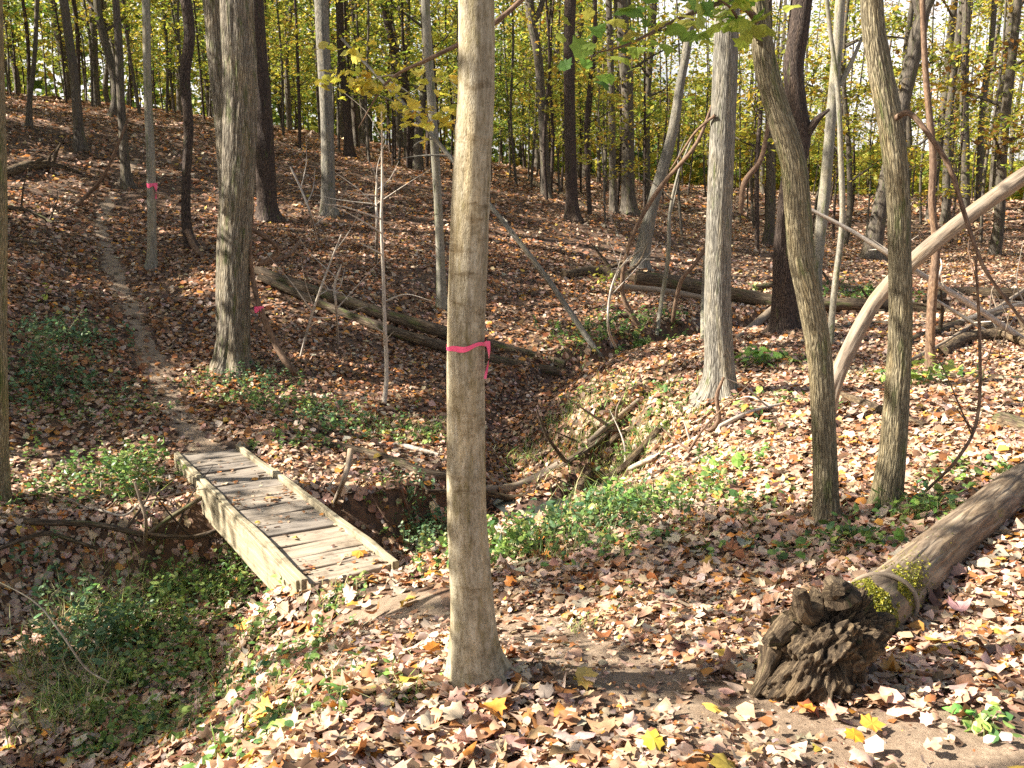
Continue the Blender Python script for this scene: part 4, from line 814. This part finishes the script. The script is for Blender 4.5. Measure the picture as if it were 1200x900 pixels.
for (px, py, r, n, h0_, h1_, ls, pl_) in [
    (90, 400, .7, 60, .08, .3, .045, BLUE), (40, 460, .6, 50, .08, .25, .045, BLUE), (100, 450, .6, 45, .05, .2, .04, BLUE), (60, 500, .7, 40, .05, .2, .04, GRN), (150, 480, .5, 30, .04, .12, .04, GRN),
    (300, 450, .5, 50, .06, .2, .04, BLUE), (340, 480, .6, 70, .05, .2, .04, GRN), (390, 500, .6, 50, .05, .18, .04, BLUE), (270, 470, .4, 30, .05, .15, .04, GRN), (235, 450, .25, 16, .05, .15, .035, GRN), (350, 520, .4, 35, .04, .12, .04, GRN), (440, 505, .5, 40, .04, .12, .04, GRN), (500, 515, .3, 30, .04, .14, .04, GRN),
    (150, 560, .4, 50, .08, .3, .045, GRN), (165, 580, .25, 30, .08, .22, .045, GRN), (90, 570, .6, 40, .04, .2, .04, GRN), (40, 590, .5, 30, .05, .2, .04, GRN),
    (500, 632, .35, 55, .08, .26, .035, BLUE), (520, 655, .3, 35, .05, .15, .04, GRN), (590, 655, .35, 55, .06, .22, .04, GRN), (640, 640, .4, 60, .06, .25, .035, GRN), (680, 615, .4, 60, .06, .24, .035, BLUE), (720, 612, .4, 50, .05, .2, .035, GRN), (760, 600, .5, 50, .04, .16, .04, GRN), (810, 575, .5, 45, .03, .14, .04, GRN), (700, 650, .3, 30, .03, .12, .04, GRN), (860, 600, .5, 26, .03, .12, .045, GRN), (860, 545, .5, 26, .03, .12, .045, GRN),
    (690, 470, .8, 50, .02, .10, .04, GRN), (720, 560, .5, 40, .03, .12, .04, GRN), (760, 480, .8, 40, .02, .10, .045, GRN), (900, 470, .8, 30, .02, .1, .05, GRN), (895, 425, .5, 30, .03, .12, .06, GRN), (1000, 640, .35, 35, .03, .10, .045, GRN), (1070, 605, .25, 30, .05, .14, .045, GRN), (1130, 560, .4, 25, .03, .12, .05, GRN), (1085, 445, .5, 24, .04, .14, .07, GRN), (1010, 350, 1.5, 50, .05, .3, .07, GRN), (740, 400, .8, 50, .05, .3, .06, GRN), (690, 400, .7, 40, .05, .25, .06, GRN), (780, 385, .8, 50, .05, .25, .06, GRN),
    (200, 700, .4, 26, .08, .28, .04, GRN), (150, 740, .4, 34, .12, .36, .04, GRN), (110, 770, .4, 60, .10, .35, .04, BLUE), (260, 700, .35, 50, .06, .2, .045, GRN), (200, 790, .35, 60, .05, .16, .04, GRN), (270, 820, .35, 60, .03, .10, .035, GRN), (160, 850, .3, 60, .04, .12, .04, GRN), (350, 770, .3, 36, .03, .09, .03, GRN), (300, 870, .3, 40, .02, .08, .035, GRN), (60, 720, .4, 20, .1, .3, .045, BLUE), (240, 690, .35, 45, .04, .16, .035, GRN), (290, 665, .25, 35, .05, .2, .035, GRN), (200, 700, .4, 30, .04, .16, .035, GRN), (230, 740, .35, 45, .03, .13, .035, GRN), (180, 760, .3, 40, .04, .16, .035, GRN), (280, 770, .3, 36, .03, .10, .035, GRN), (330, 800, .3, 28, .02, .08, .035, GRN), (150, 800, .25, 30, .04, .14, .035, GRN), (90, 830, .25, 30, .04, .14, .035, GRN), (220, 860, .3, 40, .02, .08, .035, GRN), (120, 880, .2, 30, .02, .08, .035, GRN), (400, 820, .3, 20, .02, .07, .035, GRN), (390, 700, .2, 16, .02, .07, .03, GRN), (460, 600, .25, 20, .04, .14, .035, GRN), (1140, 855, .1, 6, .02, .05, .04, GRN), (740, 700, .2, 6, .02, .06, .04, GRN), (930, 650, .4, 20, .02, .08, .04, GRN), (800, 640, .4, 18, .02, .08, .04, GRN)]:
    plant_cloud(gm, gs, hitg(px, py), r, n, h0_, h1_, ls, rng, pl_, GW)
gm.f += [f + gm.n for f in gs.f]; gm.v += gs.v; gm.c += [np.tile((.16, .2, .07), (len(v), 1)) for v in gs.v]; gm.n += gs.n
tag(gm.build('ground_cover', M['green'], smooth=False), 'patches of small green leafy ground cover', kind='stuff')
def blades():
    mb = MB(); rng = np.random.default_rng(78)
    for (px, py, r, n, h) in [(60, 850, .3, 260, .16), (110, 810, .3, 220, .2), (40, 800, .3, 160, .2), (180, 850, .3, 200, .1), (250, 830, .3, 200, .08), (330, 830, .3, 160, .08), (390, 700, .12, 80, .08), (430, 800, .3, 80, .06), (470, 820, .12, 60, .07), (140, 700, .4, 200, .22), (90, 740, .35, 160, .25), (230, 700, .3, 160, .14),
                              (700, 490, .9, 600, .12), (650, 500, .5, 160, .12), (770, 510, .6, 420, .10), (705, 460, .7, 300, .09), (730, 545, .4, 420, .13), (700, 530, .4, 320, .12), (620, 540, .3, 200, .1), (500, 510, .35, 200, .08), (440, 500, .3, 150, .08), (720, 595, .35, 200, .2), (660, 650, .3, 120, .16), (1075, 605, .14, 120, .1), (680, 740, .08, 40, .06), (860, 610, .6, 200, .08), (980, 440, .6, 160, .09), (320, 755, .3, 120, .07), (690, 425, .8, 200, .1)]:
        c = hitg(px, py); x = c[0] + rng.normal(0, r * .5, n); y = c[1] + rng.normal(0, r * .5, n); z = ground(x, y) - .005
        a = rng.uniform(0, 2 * np.pi, n); hh = h * rng.uniform(.3, 1.3, n); ln = hh * rng.uniform(.2, 1.7, n); w = .0022 + .0006 * c[1] * .3
        s = np.stack([-np.sin(a), np.cos(a), 0 * a], 1) * w; d = np.stack([np.cos(a) * ln, np.sin(a) * ln, hh], 1); b0 = np.stack([x, y, z], 1)
        m1 = b0 + d * [.35, .35, .62]; m2 = b0 + d
        V = np.stack([b0 - s, b0 + s, m1 + s * .8, m1 - s * .8, m2], 1).reshape(-1, 3); k = np.arange(n)[:, None] * 5
        c_ = pal([(.22, .32, .07), (.36, .42, .11), (.55, .50, .26), (.12, .21, .06)], [3, 3, 4, 1.5], n, rng); cc = np.repeat(c_, 5, 0)
        mb.add(V, np.concatenate([k + [[0, 1, 2, 3]]]), cc); mb.f.append(np.concatenate([k + [[3, 2, 4]]]) + mb.n - len(V))
    tag(mb.build('grass', M['green'], smooth=False), 'thin grass blades on the banks', kind='stuff')
blades()
def plant(name, label, px, py, h, n, ls, cols, lean=(0, 0), cat='plant', stems=1, spread=.05, shape=OVAL):
    b = hitg(px, py); root = thing(name, b, label, cat); rg = np.random.default_rng(int(px * 7 + py)); ms, pos = MB(), []
    for s in range(stems):
        l = np.array([lean[0] + rg.normal(0, .25) * (stems > 1), lean[1] + rg.normal(0, .25) * (stems > 1)]); hh = h * rg.uniform(.7, 1.0) if stems > 1 else h
        o = b + np.array([rg.normal(0, .03 * stems ** .5), rg.normal(0, .03 * stems ** .5), 0]) if stems > 1 else b
        P = [o, o + [l[0] * hh * .4, l[1] * hh * .4, hh * .55], o + [l[0] * hh, l[1] * hh, hh]]
        C, _ = tube(ms, P, [.004, .003, .0015], seg=6, n=14)
        o_ = ms.build('stem', M['green'], root); o_.data.color_attributes[0].data.foreach_set('color', np.tile([.2, .22, .08, 1], ms.n).astype(np.float32)); ms = MB()
        for k in range(n // stems):
            j = int(3 + 10.9 * (k + .5) / (n // stems)); pos.append(C[min(j, 13)] + rg.normal(0, spread, 3) * [1, 1, .3])
    pass
    mb = MB(); N = len(pos); leaves(mb, np.array(pos), np.tile([0, 0, 1.], (N, 1)), ls * np.exp(.2 * rg.standard_normal(N)), pal(cols, [1] * len(cols), N, rg), shape, tilt=.45, curl=.25, rng=rg)
    mb.build('foliage', M['green'], root, smooth=False)
plant('leafy_sprig', 'tall thin green sprig with paired leaves standing in the shaded gully left of the bridge', 143, 760, .55, 26, .034, [(.18, .34, .16), (.24, .42, .2)], lean=(.02, 0), spread=.016)
plant('evergreen_bush', 'bluish-green leafy bush on the left bank above the shaded gully', 62, 440, .75, 420, .05, BLUE, cat='bush', stems=14, spread=.12)
plant('seedling', 'yellow-green broad-leaved seedling beside the shaded left side beam of the bridge', 272, 650, .28, 16, .07, [(.22, .32, .08), (.35, .42, .12)], stems=3, spread=.04)
plant('seedling', 'small two-leaved seedling in front of the gully below the bridge', 220, 702, .12, 6, .06, [(.3, .45, .08), (.4, .5, .1)], stems=2, spread=.03)
plant('leafy_plant', 'bushy fern-like plant right of the near end of the bridge', 492, 648, .3, 120, .03, BLUE, stems=6, spread=.05)
plant('leafy_plant', 'bright green broad-leaved clump on the sunny leaves right of the creek', 730, 600, .24, 50, .06, [(.25, .42, .08), (.18, .34, .07)], stems=6, spread=.06)
plant('leafy_plant', 'green seedling clump at the foot of the mound in the middle of the sunny leaves', 866, 556, .14, 24, .07, [(.25, .42, .08), (.3, .46, .1)], stems=4, spread=.06)
plant('leafy_plant', 'yellow-green low plant at the foot of the right olive trunk', 1068, 612, .16, 40, .045, [(.2, .4, .07), (.3, .48, .1)], stems=6, spread=.05)
plant('leafy_plant', 'small bright clover-like plant in the leaves below the big log', 1128, 858, .05, 7, .04, [(.16, .4, .08)], stems=2, spread=.02)
plant('seedling', 'yellow-green leafy twig beside the far dark log jam left of the curling vine', 712, 345, .7, 40, .09, [(.35, .42, .06), (.5, .5, .08)], stems=2, spread=.18)
plant('seedling', 'lone lime seedling on the slope at the upper left beside the path', 52, 362, .3, 8, .07, [(.35, .45, .07)], lean=(.3, 0), spread=.04)
plant('leafy_plant', 'green plant with long leaves on sunlit ground right of the grey trunk', 893, 428, .25, 40, .10, [(.25, .45, .08), (.2, .36, .07)], stems=5, spread=.12)
plant('leafy_plant', 'yellow-green plant behind the right olive trunk beside the dark log', 1085, 452, .3, 40, .09, [(.4, .48, .08), (.28, .38, .07)], stems=5, spread=.14)

for k, (px, py, h_, n_, l_, lab) in enumerate([(176, 800, .16, 26, .05, 'pale green broad-leaved weed in the sunlit lower left bank'), (262, 850, .09, 16, .05, 'low broad-leaved weed at the bottom left among fallen leaves'), (300, 745, .16, 24, .04, 'small leafy weed at the sunny gully lip below the bridge'), (110, 850, .2, 30, .04, 'spindly weed in the lower left grass'), (235, 770, .18, 30, .045, 'yellow-green weed beside the dark straight stick at lower left'), (60, 790, .4, 40, .035, 'tall thin weed in the grass at the left edge'), (340, 690, .12, 20, .045, 'low weed just in front of the near left bridge corner')]):
    plant('weed', lab, px, py, h_, n_, l_, [(.26, .36, .10), (.40, .46, .16), (.16, .28, .07)], stems=3 + k % 3, spread=.035)
# notable single leaves
def one_leaf(label, px, py, col, size, on=None, nrm=(0, -.25, 1), sd=0):
    rg = np.random.default_rng(sd + 300); p = np.array(on) if on is not None else hitg(px, py) + [0, 0, .045]
    mb = MB(); n = np.array([nrm], float); leaves(mb, np.array([[0, 0, 0.]]), n, [size], np.array([col]), MAPLE, tilt=.12, curl=.22, rng=rg)
    o = mb.build('fallen_leaf', M['litter'], smooth=False); o.location = p.tolist(); tag(o, label, 'leaf')
Nn, Ff, S_, A_, U_ = BR
one_leaf('large orange maple leaf lying on the near end planks of the bridge', 0, 0, (.62, .28, .04), .11, on=Nn + A_ * .32 + S_ * .17 - U_ * .012, nrm=U_, sd=1)
one_leaf('tan leaf lying on the middle planks of the bridge', 0, 0, (.5, .3, .12), .11, on=Nn + A_ * 1.9 + S_ * .05 - U_ * .012, nrm=U_, sd=2)
one_leaf('bright yellow leaf in the bottom centre foreground', 765, 886, (.68, .52, .06), .078, sd=3)
one_leaf('bright orange leaf at the bottom edge below the big log', 1000, 880, (.75, .36, .03), .078, sd=4)
one_leaf('dull yellow leaf lying on the path right of the centre tree foot', 686, 808, (.55, .38, .10), .078, sd=5)
one_leaf('orange leaf curled up left of the centre tree foot', 507, 775, (.62, .25, .04), .078, nrm=(.5, -.8, .6), sd=6)
one_leaf('yellow-orange leaf just right of the one below the big log', 1020, 866, (.65, .33, .05), .078, sd=7)
one_leaf('large whitish leaf glaring in the lower left plants', 176, 832, (.62, .56, .42), .13, nrm=(-.3, -.3, 1), sd=8)
one_leaf('pale cream leaf in the bottom left corner grass', 96, 878, (.62, .55, .40), .12, nrm=(-.3, -.3, 1), sd=9)
rng = np.random.default_rng(5); mb = MB(); N = 200
a_ = rng.uniform(.02, 3.7, N); s_ = rng.normal(0, .17, N).clip(-.25, .25); cl = rng.random(N) < .6
a_ = np.where(cl, rng.choice([.12, .3, 1.3, 1.9, 2.1, 2.6], N) + rng.normal(0, .12, N), a_).clip(.03, 3.75); s_ = np.where(cl & (rng.random(N) < .6), rng.choice([-.2, .21], N) + rng.normal(0, .03, N), s_).clip(-.25, .25)
pos = Nn + A_ * a_[:, None] + S_ * s_[:, None] - U_ * .032
leaves(mb, pos, np.tile(U_, (N, 1)), .026 * np.exp(.4 * rng.standard_normal(N)), pal(LIT, W_HILL, N, rng), HEX, tilt=.2, curl=.35, rng=rng)
tag(mb.build('leaf_debris', M['litter'], smooth=False), 'small dry leaf scraps strewn over the bridge planks', kind='stuff')

# ------------------------------------------------------------------ background woodland: prototypes then copies
def proto_tall(seed, key, leafn=1500, H=16, low=.32, ls=.17):
    rg = np.random.default_rng(seed); root = thing('tree', (0, 0, 0), 'x', 'tree'); r0 = rg.uniform(.09, .16)
    lean = rg.normal(0, .035, 2); wob = rg.normal(0, .12, (6, 2)); zs = np.array([-.3, 1, 3.5, 7, 11, H])
    P = [np.array([lean[0] * z + wob[i, 0] * (z > 0), lean[1] * z + wob[i, 1] * (z > 0), z]) for i, z in enumerate(zs)]
    mb = MB(); C, rr = tube(mb, P, [r0 * 1.15, r0, r0 * .9, r0 * .75, r0 * .5, .02], seg=12, n=50, amp=.06, fx=1.5, fz=.8, flare=(.35, .3, 4), seed=seed)
    ends = []
    for k in range(11):
        j = int(50 * (low + (1 - low) * (k + rg.random() * .5) / 11)); j = min(j, 47); a = k * 2.4 + rg.random(); L = rg.uniform(1.2, 2.8) * (1.2 - j / 60)
        d = np.array([math.cos(a), math.sin(a), rg.uniform(.2, .8)]); q = [C[j], C[j] + d * L * .5 + rg.normal(0, .1, 3), C[j] + d * L]
        B, _ = tube(mb, q, [rr[j] * .45, rr[j] * .25, .008], seg=5, n=8, cap=False)
        for e in (3, 5, 7): ends.append(B[e])
        for u in range(2):
            dv = rg.normal(0, 1, 3); dv[2] = abs(dv[2]) * .4; dv /= np.linalg.norm(dv); tube(mb, [B[4], B[4] + dv * L * .4], [.015, .005], seg=4, n=3, cap=False); ends.append(B[4] + dv * L * .4)
    mb.build('trunk', M['far'], root)
    E = np.array(ends); idx = rg.integers(0, len(E), leafn); pos = E[idx] + rg.normal(0, 1, (leafn, 3)) * ([.34, .34, .16] if ls < .2 else [.40, .40, .25])
    mb = MB(); leaves(mb, pos, np.tile([0, 0, 1.], (leafn, 1)), ls * np.exp(.2 * rg.standard_normal(leafn)), pal(*CROWN[key], leafn, rg), DIA, tilt=.55, curl=.3, rng=rg)
    mb.build('crown', M['leaf'], root, smooth=False); return root
def proto_under(seed, key, H=6, leafn=1000, ls=.115):
    rg = np.random.default_rng(seed); root = thing('young_tree', (0, 0, 0), 'x', 'young tree'); r0 = rg.uniform(.025, .05)
    P = [np.array([0, 0, -.2]), rg.normal(0, .06, 3) * [1, 1, 0] + [0, 0, H * .35], rg.normal(0, .15, 3) * [1, 1, 0] + [0, 0, H * .7], rg.normal(0, .3, 3) * [1, 1, 0] + [0, 0, H]]
    mb = MB(); C, rr = tube(mb, P, [r0, r0 * .8, r0 * .55, .006], seg=7, n=24, amp=.05); pos = []
    for k in range(15):
        j = int(5 + 18 * (k + rg.random() * .6) / 15); j = min(j, 22); a = k * 2.4 + rg.random(); L = rg.uniform(.7, 2.1) * (1.15 - j / 30)
        d = np.array([math.cos(a), math.sin(a), rg.uniform(.0, .45)])
        B, _ = tube(mb, [C[j], C[j] + d * L * .5 + [0, 0, .08], C[j] + d * L], [rr[j] * .5, .008, .004], seg=4, n=8, cap=False)
        m_ = leafn // 15; t = rg.choice(rg.uniform(.25, 1.1, 4), m_); sg = .19 if ls < .15 else .3; pos.append(C[j] + d * L * t[:, None] + np.array([np.sin(t * 40), np.cos(t * 57), np.sin(t * 23) * .3]).T * .3 + rg.normal(0, 1, (m_, 3)) * [sg, sg, .05])
    mb.build('trunk', M['far'], root); pos = np.vstack(pos); n = len(pos)
    mb = MB(); leaves(mb, pos, np.tile([0, 0, 1.], (n, 1)), ls * np.exp(.2 * rg.standard_normal(n)), pal(*CROWN[key], n, rg), DIA, tilt=.4, curl=.3, rng=rg)
    mb.build('crown', M['leaf'], root, smooth=False); return root
TALL = [proto_tall(200 + i, k) for i, k in enumerate(['lime', 'green', 'gold', 'lime', 'gold', 'rust', 'lime', 'green'])]
SHADE = [proto_tall(450, 'green', 2600, ls=.24), proto_tall(451, 'lime', 2600, ls=.24)]  # crowns thickened to throw patchy shade from out of frame
SHU = [proto_under(460, 'green', 5.2, 4500, .17), proto_under(461, 'lime', 4.4, 4500, .17)]  # dense low crowns made to shade the left gully, unseen
UND = [proto_under(300 + i, k, H) for i, (k, H) in enumerate([('lime', 6), ('gold', 5), ('lime', 7), ('green', 5), ('gold', 7), ('lime', 4.5)])]
def proto_pole(seed, key):
    rg = np.random.default_rng(seed); root = thing('slender_tree', (0, 0, 0), 'x', 'tree'); r0 = rg.uniform(.04, .065); H = 11
    P = [np.array([rg.normal(0, .015) * z + rg.normal(0, .09), rg.normal(0, .015) * z + rg.normal(0, .09), z]) for z in (-.2, 2, 4.5, 7.5, H)]
    mb = MB(); C, rr = tube(mb, P, [r0, r0 * .9, r0 * .75, r0 * .5, .01], seg=8, n=40, amp=.06); ends = []
    for k in range(9):
        j = int(10 + 28 * k / 9); a = k * 2.4; L = rg.uniform(.5, 1.3); d = np.array([math.cos(a), math.sin(a), rg.uniform(.3, 1)])
        B, _ = tube(mb, [C[j], C[j] + d * L * .5, C[j] + d * L], [rr[j] * .4, rr[j] * .2, .004], seg=4, n=6, cap=False); ends += [B[3], B[5]]
    mb.build('trunk', M['dark'] if seed % 2 else M['far'], root); E = np.array(ends); n = 420; pos = E[rg.integers(0, len(E), n)] + rg.normal(0, 1, (n, 3)) * [.35, .35, .15]
    mb = MB(); leaves(mb, pos, np.tile([0, 0, 1.], (n, 1)), .13 * np.exp(.2 * rg.standard_normal(n)), pal(*CROWN[key], n, rg), DIA, tilt=.5, curl=.3, rng=rg)
    mb.build('crown', M['leaf'], root, smooth=False); return root
POLE = [proto_pole(401, 'gold'), proto_pole(402, 'lime'), proto_pole(403, 'lime')]
used = set()
def place(proto, x, y, s, rz, label, group, leafless=False):
    if id(proto) not in used: used.add(id(proto)); o = proto
    else:
        o = proto.copy(); COL.objects.link(o)
        for ch in proto.children:
            c = ch.copy(); COL.objects.link(c); c.parent = o
    o.location = (x, y, gz(x, y)); o.scale = (s, s, s); o.rotation_euler = (0, 0, rz); o['label'] = label; o['group'] = group
    return o
ORD = ['first', 'second', 'third', 'fourth', 'fifth', 'sixth', 'seventh', 'eighth', 'ninth', 'tenth', 'eleventh', 'twelfth', 'thirteenth', 'fourteenth', 'fifteenth', 'sixteenth', 'seventeenth', 'eighteenth', 'nineteenth', 'twentieth'] + ['number %d' % k for k in range(21, 99)]
def region(px):
    for lim, s in ((140, 'above the far left of the slope'), (262, 'left of the double-stemmed trunk'), (400, 'right of the double-stemmed trunk'), (540, 'left of the centre tree'), (660, 'right of the centre tree'), (830, 'left of the grey mound trunk'), (930, 'right of the grey mound trunk'), (1040, 'behind the two olive trunks')):
        if px < lim: return s
    return 'at the right edge'
rng = np.random.default_rng(21)
items = []
def scatter(n, kind, y0, y1, mind):
    out = []; tries = 0
    while len(out) < n and tries < 9000:
        tries += 1; y = math.sqrt(rng.uniform(y0 ** 2, y1 ** 2)); x = rng.uniform(-1, 1) * (.56 * y + 2)
        if x < -.05 * y and y < 31: continue
        if kind == 't' and x > .16 * y and y > 38 and rng.random() < .5: continue
        if kind == 'u' and x > .10 * y and y > 30 and rng.random() < .75: continue
        if any((x - a) ** 2 + (y - b2) ** 2 < mind ** 2 for a, b2, *_ in out): continue
        out.append((x, y, kind))
    return out
items = scatter(110, 't', 29, 85, 2.0) + scatter(84, 'u', 26, 70, 2.0) + scatter(160, 'p', 27, 66, .9) + [(a, b2, k) for a, b2, k in scatter(90, 'p', 30, 44, .6) if a < .1 * b2]
recs = []
for (x, y, k) in items:
    px, py = pix(np.array([x, y, gz(x, y)])); recs.append((px, x, y, k, 'nearer' if y < 48 else 'distant'))
recs.sort(); cnt = {}
for px, x, y, k, dist_ in recs:
    if not (-60 < px < 1260): reg = 'just outside the frame'
    else: reg = region(px)
    kk = (reg, k, dist_); cnt[kk] = cnt.get(kk, 0) + 1; o_ = ORD[cnt[kk] - 1]
    if k == 'p':
        pr = POLE[rng.integers(0, 3)]; lab = '%s %s slender pole-like tree %s' % (o_, dist_, reg + ', counted from the left'); grp = 'slender pole-like trees in the woodland'; s = rng.uniform(.8, 1.25)
    elif k == 't':
        right = x > .12 * y
        pr = TALL[rng.choice([2, 4, 0, 5, 6] if right else [0, 1, 3, 6, 7, 2])]
        lab = '%s %s tall tree %s' % (o_, dist_, reg + ', counted from the left'); grp = 'tall woodland trees beyond the slope'; s = rng.uniform(.8, 1.2)
    else:
        pr = UND[rng.choice([0, 1, 2, 4, 5] if x > 0 else [0, 2, 3, 5, 1])]
        lab = '%s %s young tree %s' % (o_, dist_, reg + ', counted from the left'); grp = 'leafy young trees in the woodland'; s = rng.uniform(.75, 1.35)
    place(pr, x, y, s, rng.uniform(0, 6.28), lab, grp)
# unseen trees added on the left to shade the gully, slope and foreground
for i, (x, y, s, k) in enumerate([(-10.5, 6, 1.0, 'u2'), (-9.5, 8.5, 1.1, 'u0'), (-11, 13, 1.1, 's0'), (-13, 17, 1.2, 's1'), (-8, 4.0, .9, 'u5'),
                                  (-17, 9, .9, 't0'), (-19, 14, .95, 't3'), (-20, 20, 1.0, 't6'), (-15, 24, .9, 't0'), (-20, 28, 1.0, 't3'), (-7, 1.7, 1, 'p0'), (-16, 3, .9, 't1'), (-4.2, 2.75, 1, 'p1'), (-5.2, 4.4, 1.1, 'p0'), (-24, 33, 1.1, 't2'),
                                  (-6.6, 3.9, .42, 's0'), (-6.9, 5.4, .60, 's1'), (-7.2, 6.9, .42, 's0'), (-8, 9.6, .5, 's1'), (-6.6, 1.2, .75, 'u5'), (-8.6, 10.2, 1.0, 'u1'), (-9.6, 12, 1.0, 'u4'),
                                  (-14.5, 12, .9, 't3'), (-15, 16.5, .95, 't0'), (-17, 18.5, .95, 't1'), (-18, 23, 1, 't7'), (-16, 26, 1, 't3'), (-21, 16, 1, 't1')]):
    pr = (UND[int(k[1])] if k[0] == 'u' else POLE[int(k[1])] if k[0] == 'p' else SHU[int(k[1])] if k[0] == 's' else SHADE[int(k[1]) % 2])
    place(pr, x, y, s, i * 1.7, '%s added shade tree out of frame on the left slope' % ORD[min(i, 40)], 'shade trees added left of the frame')

rng = np.random.default_rng(99)
for i in range(16):  # unseen dense-crowned trees added farther left to shade the hill
    y = rng.uniform(12, 62); x = -(.56 * y + 4 + rng.uniform(0, 22))
    place(SHADE[i % 2], x, y, rng.uniform(.8, 1.15), rng.uniform(0, 6), '%s added tall shade tree far out of frame on the left' % ORD[min(i, 40)], 'shade trees added left of the frame')
# far wood: one mass of foliage too distant to count
def far_wood():
    mb = MB(); rg = np.random.default_rng(31); N = 75000
    a = rg.uniform(-.60, .60, N); r = rg.uniform(66, 120, N); x = r * np.sin(a); y = r * np.cos(a)
    top = np.interp(a, [-.6, -.1, .1, .25, .6], [24, 21, 11, 3.4, 2.2]) * (1 + .35 * vn(a * 26, 0 * a, 1.0))
    h = rg.random(N) ** 1.4 * top; cl = vn(x * .35, y * .35, h * .5); k = cl > -.35
    x, y, h, a = x[k], y[k], h[k], a[k]; n = len(x); z = ground(x, y) + h
    ck = np.where((rg.random(n) < np.interp(a, [-.6, 0, .5], [.2, .45, .7]))[:, None], pal(*CROWN['gold'], n, rg), pal(*CROWN['green'], n, rg))
    leaves(mb, np.stack([x, y, z], 1), np.tile([0, -.3, 1.], (n, 1)), .55 * np.exp(.3 * rg.standard_normal(n)), ck, DIA, tilt=.8, curl=.3, rng=rg)
    tag(mb.build('far_woodland', M['leaf'], smooth=False), 'dense far-off wood closing the view', kind='stuff')
far_wood()

make_litter()
# ------------------------------------------------------------------ light
SUN_AZ = math.atan2(-.10, -.99); EL = R(36)
S = Vector((math.cos(SUN_AZ) * math.cos(EL), math.sin(SUN_AZ) * math.cos(EL), math.sin(EL)))
ld = bpy.data.lights.new('sun', 'SUN'); ld.energy = 5.0; ld.angle = R(.5); ld.color = (1, .93, .82)
lo = bpy.data.objects.new('sun', ld); COL.objects.link(lo); lo.rotation_euler = (-S).to_track_quat('-Z', 'Y').to_euler(); lo.location = (-20, 0, 30)
w = bpy.data.worlds.new('World'); sc.world = w; w.use_nodes = True; nt = w.node_tree
sk = nt.nodes.new('ShaderNodeTexSky'); sk.sky_type = 'NISHITA'; sk.sun_disc = False; sk.sun_elevation = EL; sk.sun_rotation = math.atan2(S.x, S.y)
sk.dust_density = 3.0; sk.air_density = 1.0
tc = nd(nt, 'ShaderNodeTexCoord'); mp = nd(nt, 'ShaderNodeMapping'); mp.inputs['Scale'].default_value = (1, 1, 3); nt.links.new(tc.outputs['Generated'], mp.inputs[0])
cl = ramp(nt, noise(nt, mp.outputs[0], 2.2, 6, .6), [(.36, (.25, .25, .25)), (.56, (1, 1, 1))])
sp = nd(nt, 'ShaderNodeSeparateXYZ'); nt.links.new(tc.outputs['Generated'], sp.inputs[0])
low = ramp(nt, sp.outputs[2], [(.22, (1, 1, 1)), (.42, (0, 0, 0))])
cl = mixc(nt, 1.0, cl, low, 'MULTIPLY')
skc = mixc(nt, cl, sk.outputs[0], (9.0, 8.7, 8.6))
nt.links.new(skc, nt.nodes['Background'].inputs[0]); nt.nodes['Background'].inputs[1].default_value = .05
sc.view_settings.view_transform = 'Standard'; sc.view_settings.look = 'None'; sc.view_settings.exposure = 1.82; sc.view_settings.gamma = 1
sc.cycles.max_bounces = 6; sc.cycles.diffuse_bounces = 3; sc.cycles.transmission_bounces = 4; sc.cycles.use_denoising = False
sc.cycles.sample_clamp_indirect = 6
for o in bpy.data.objects:
    if '_o' in o: del o['_o']
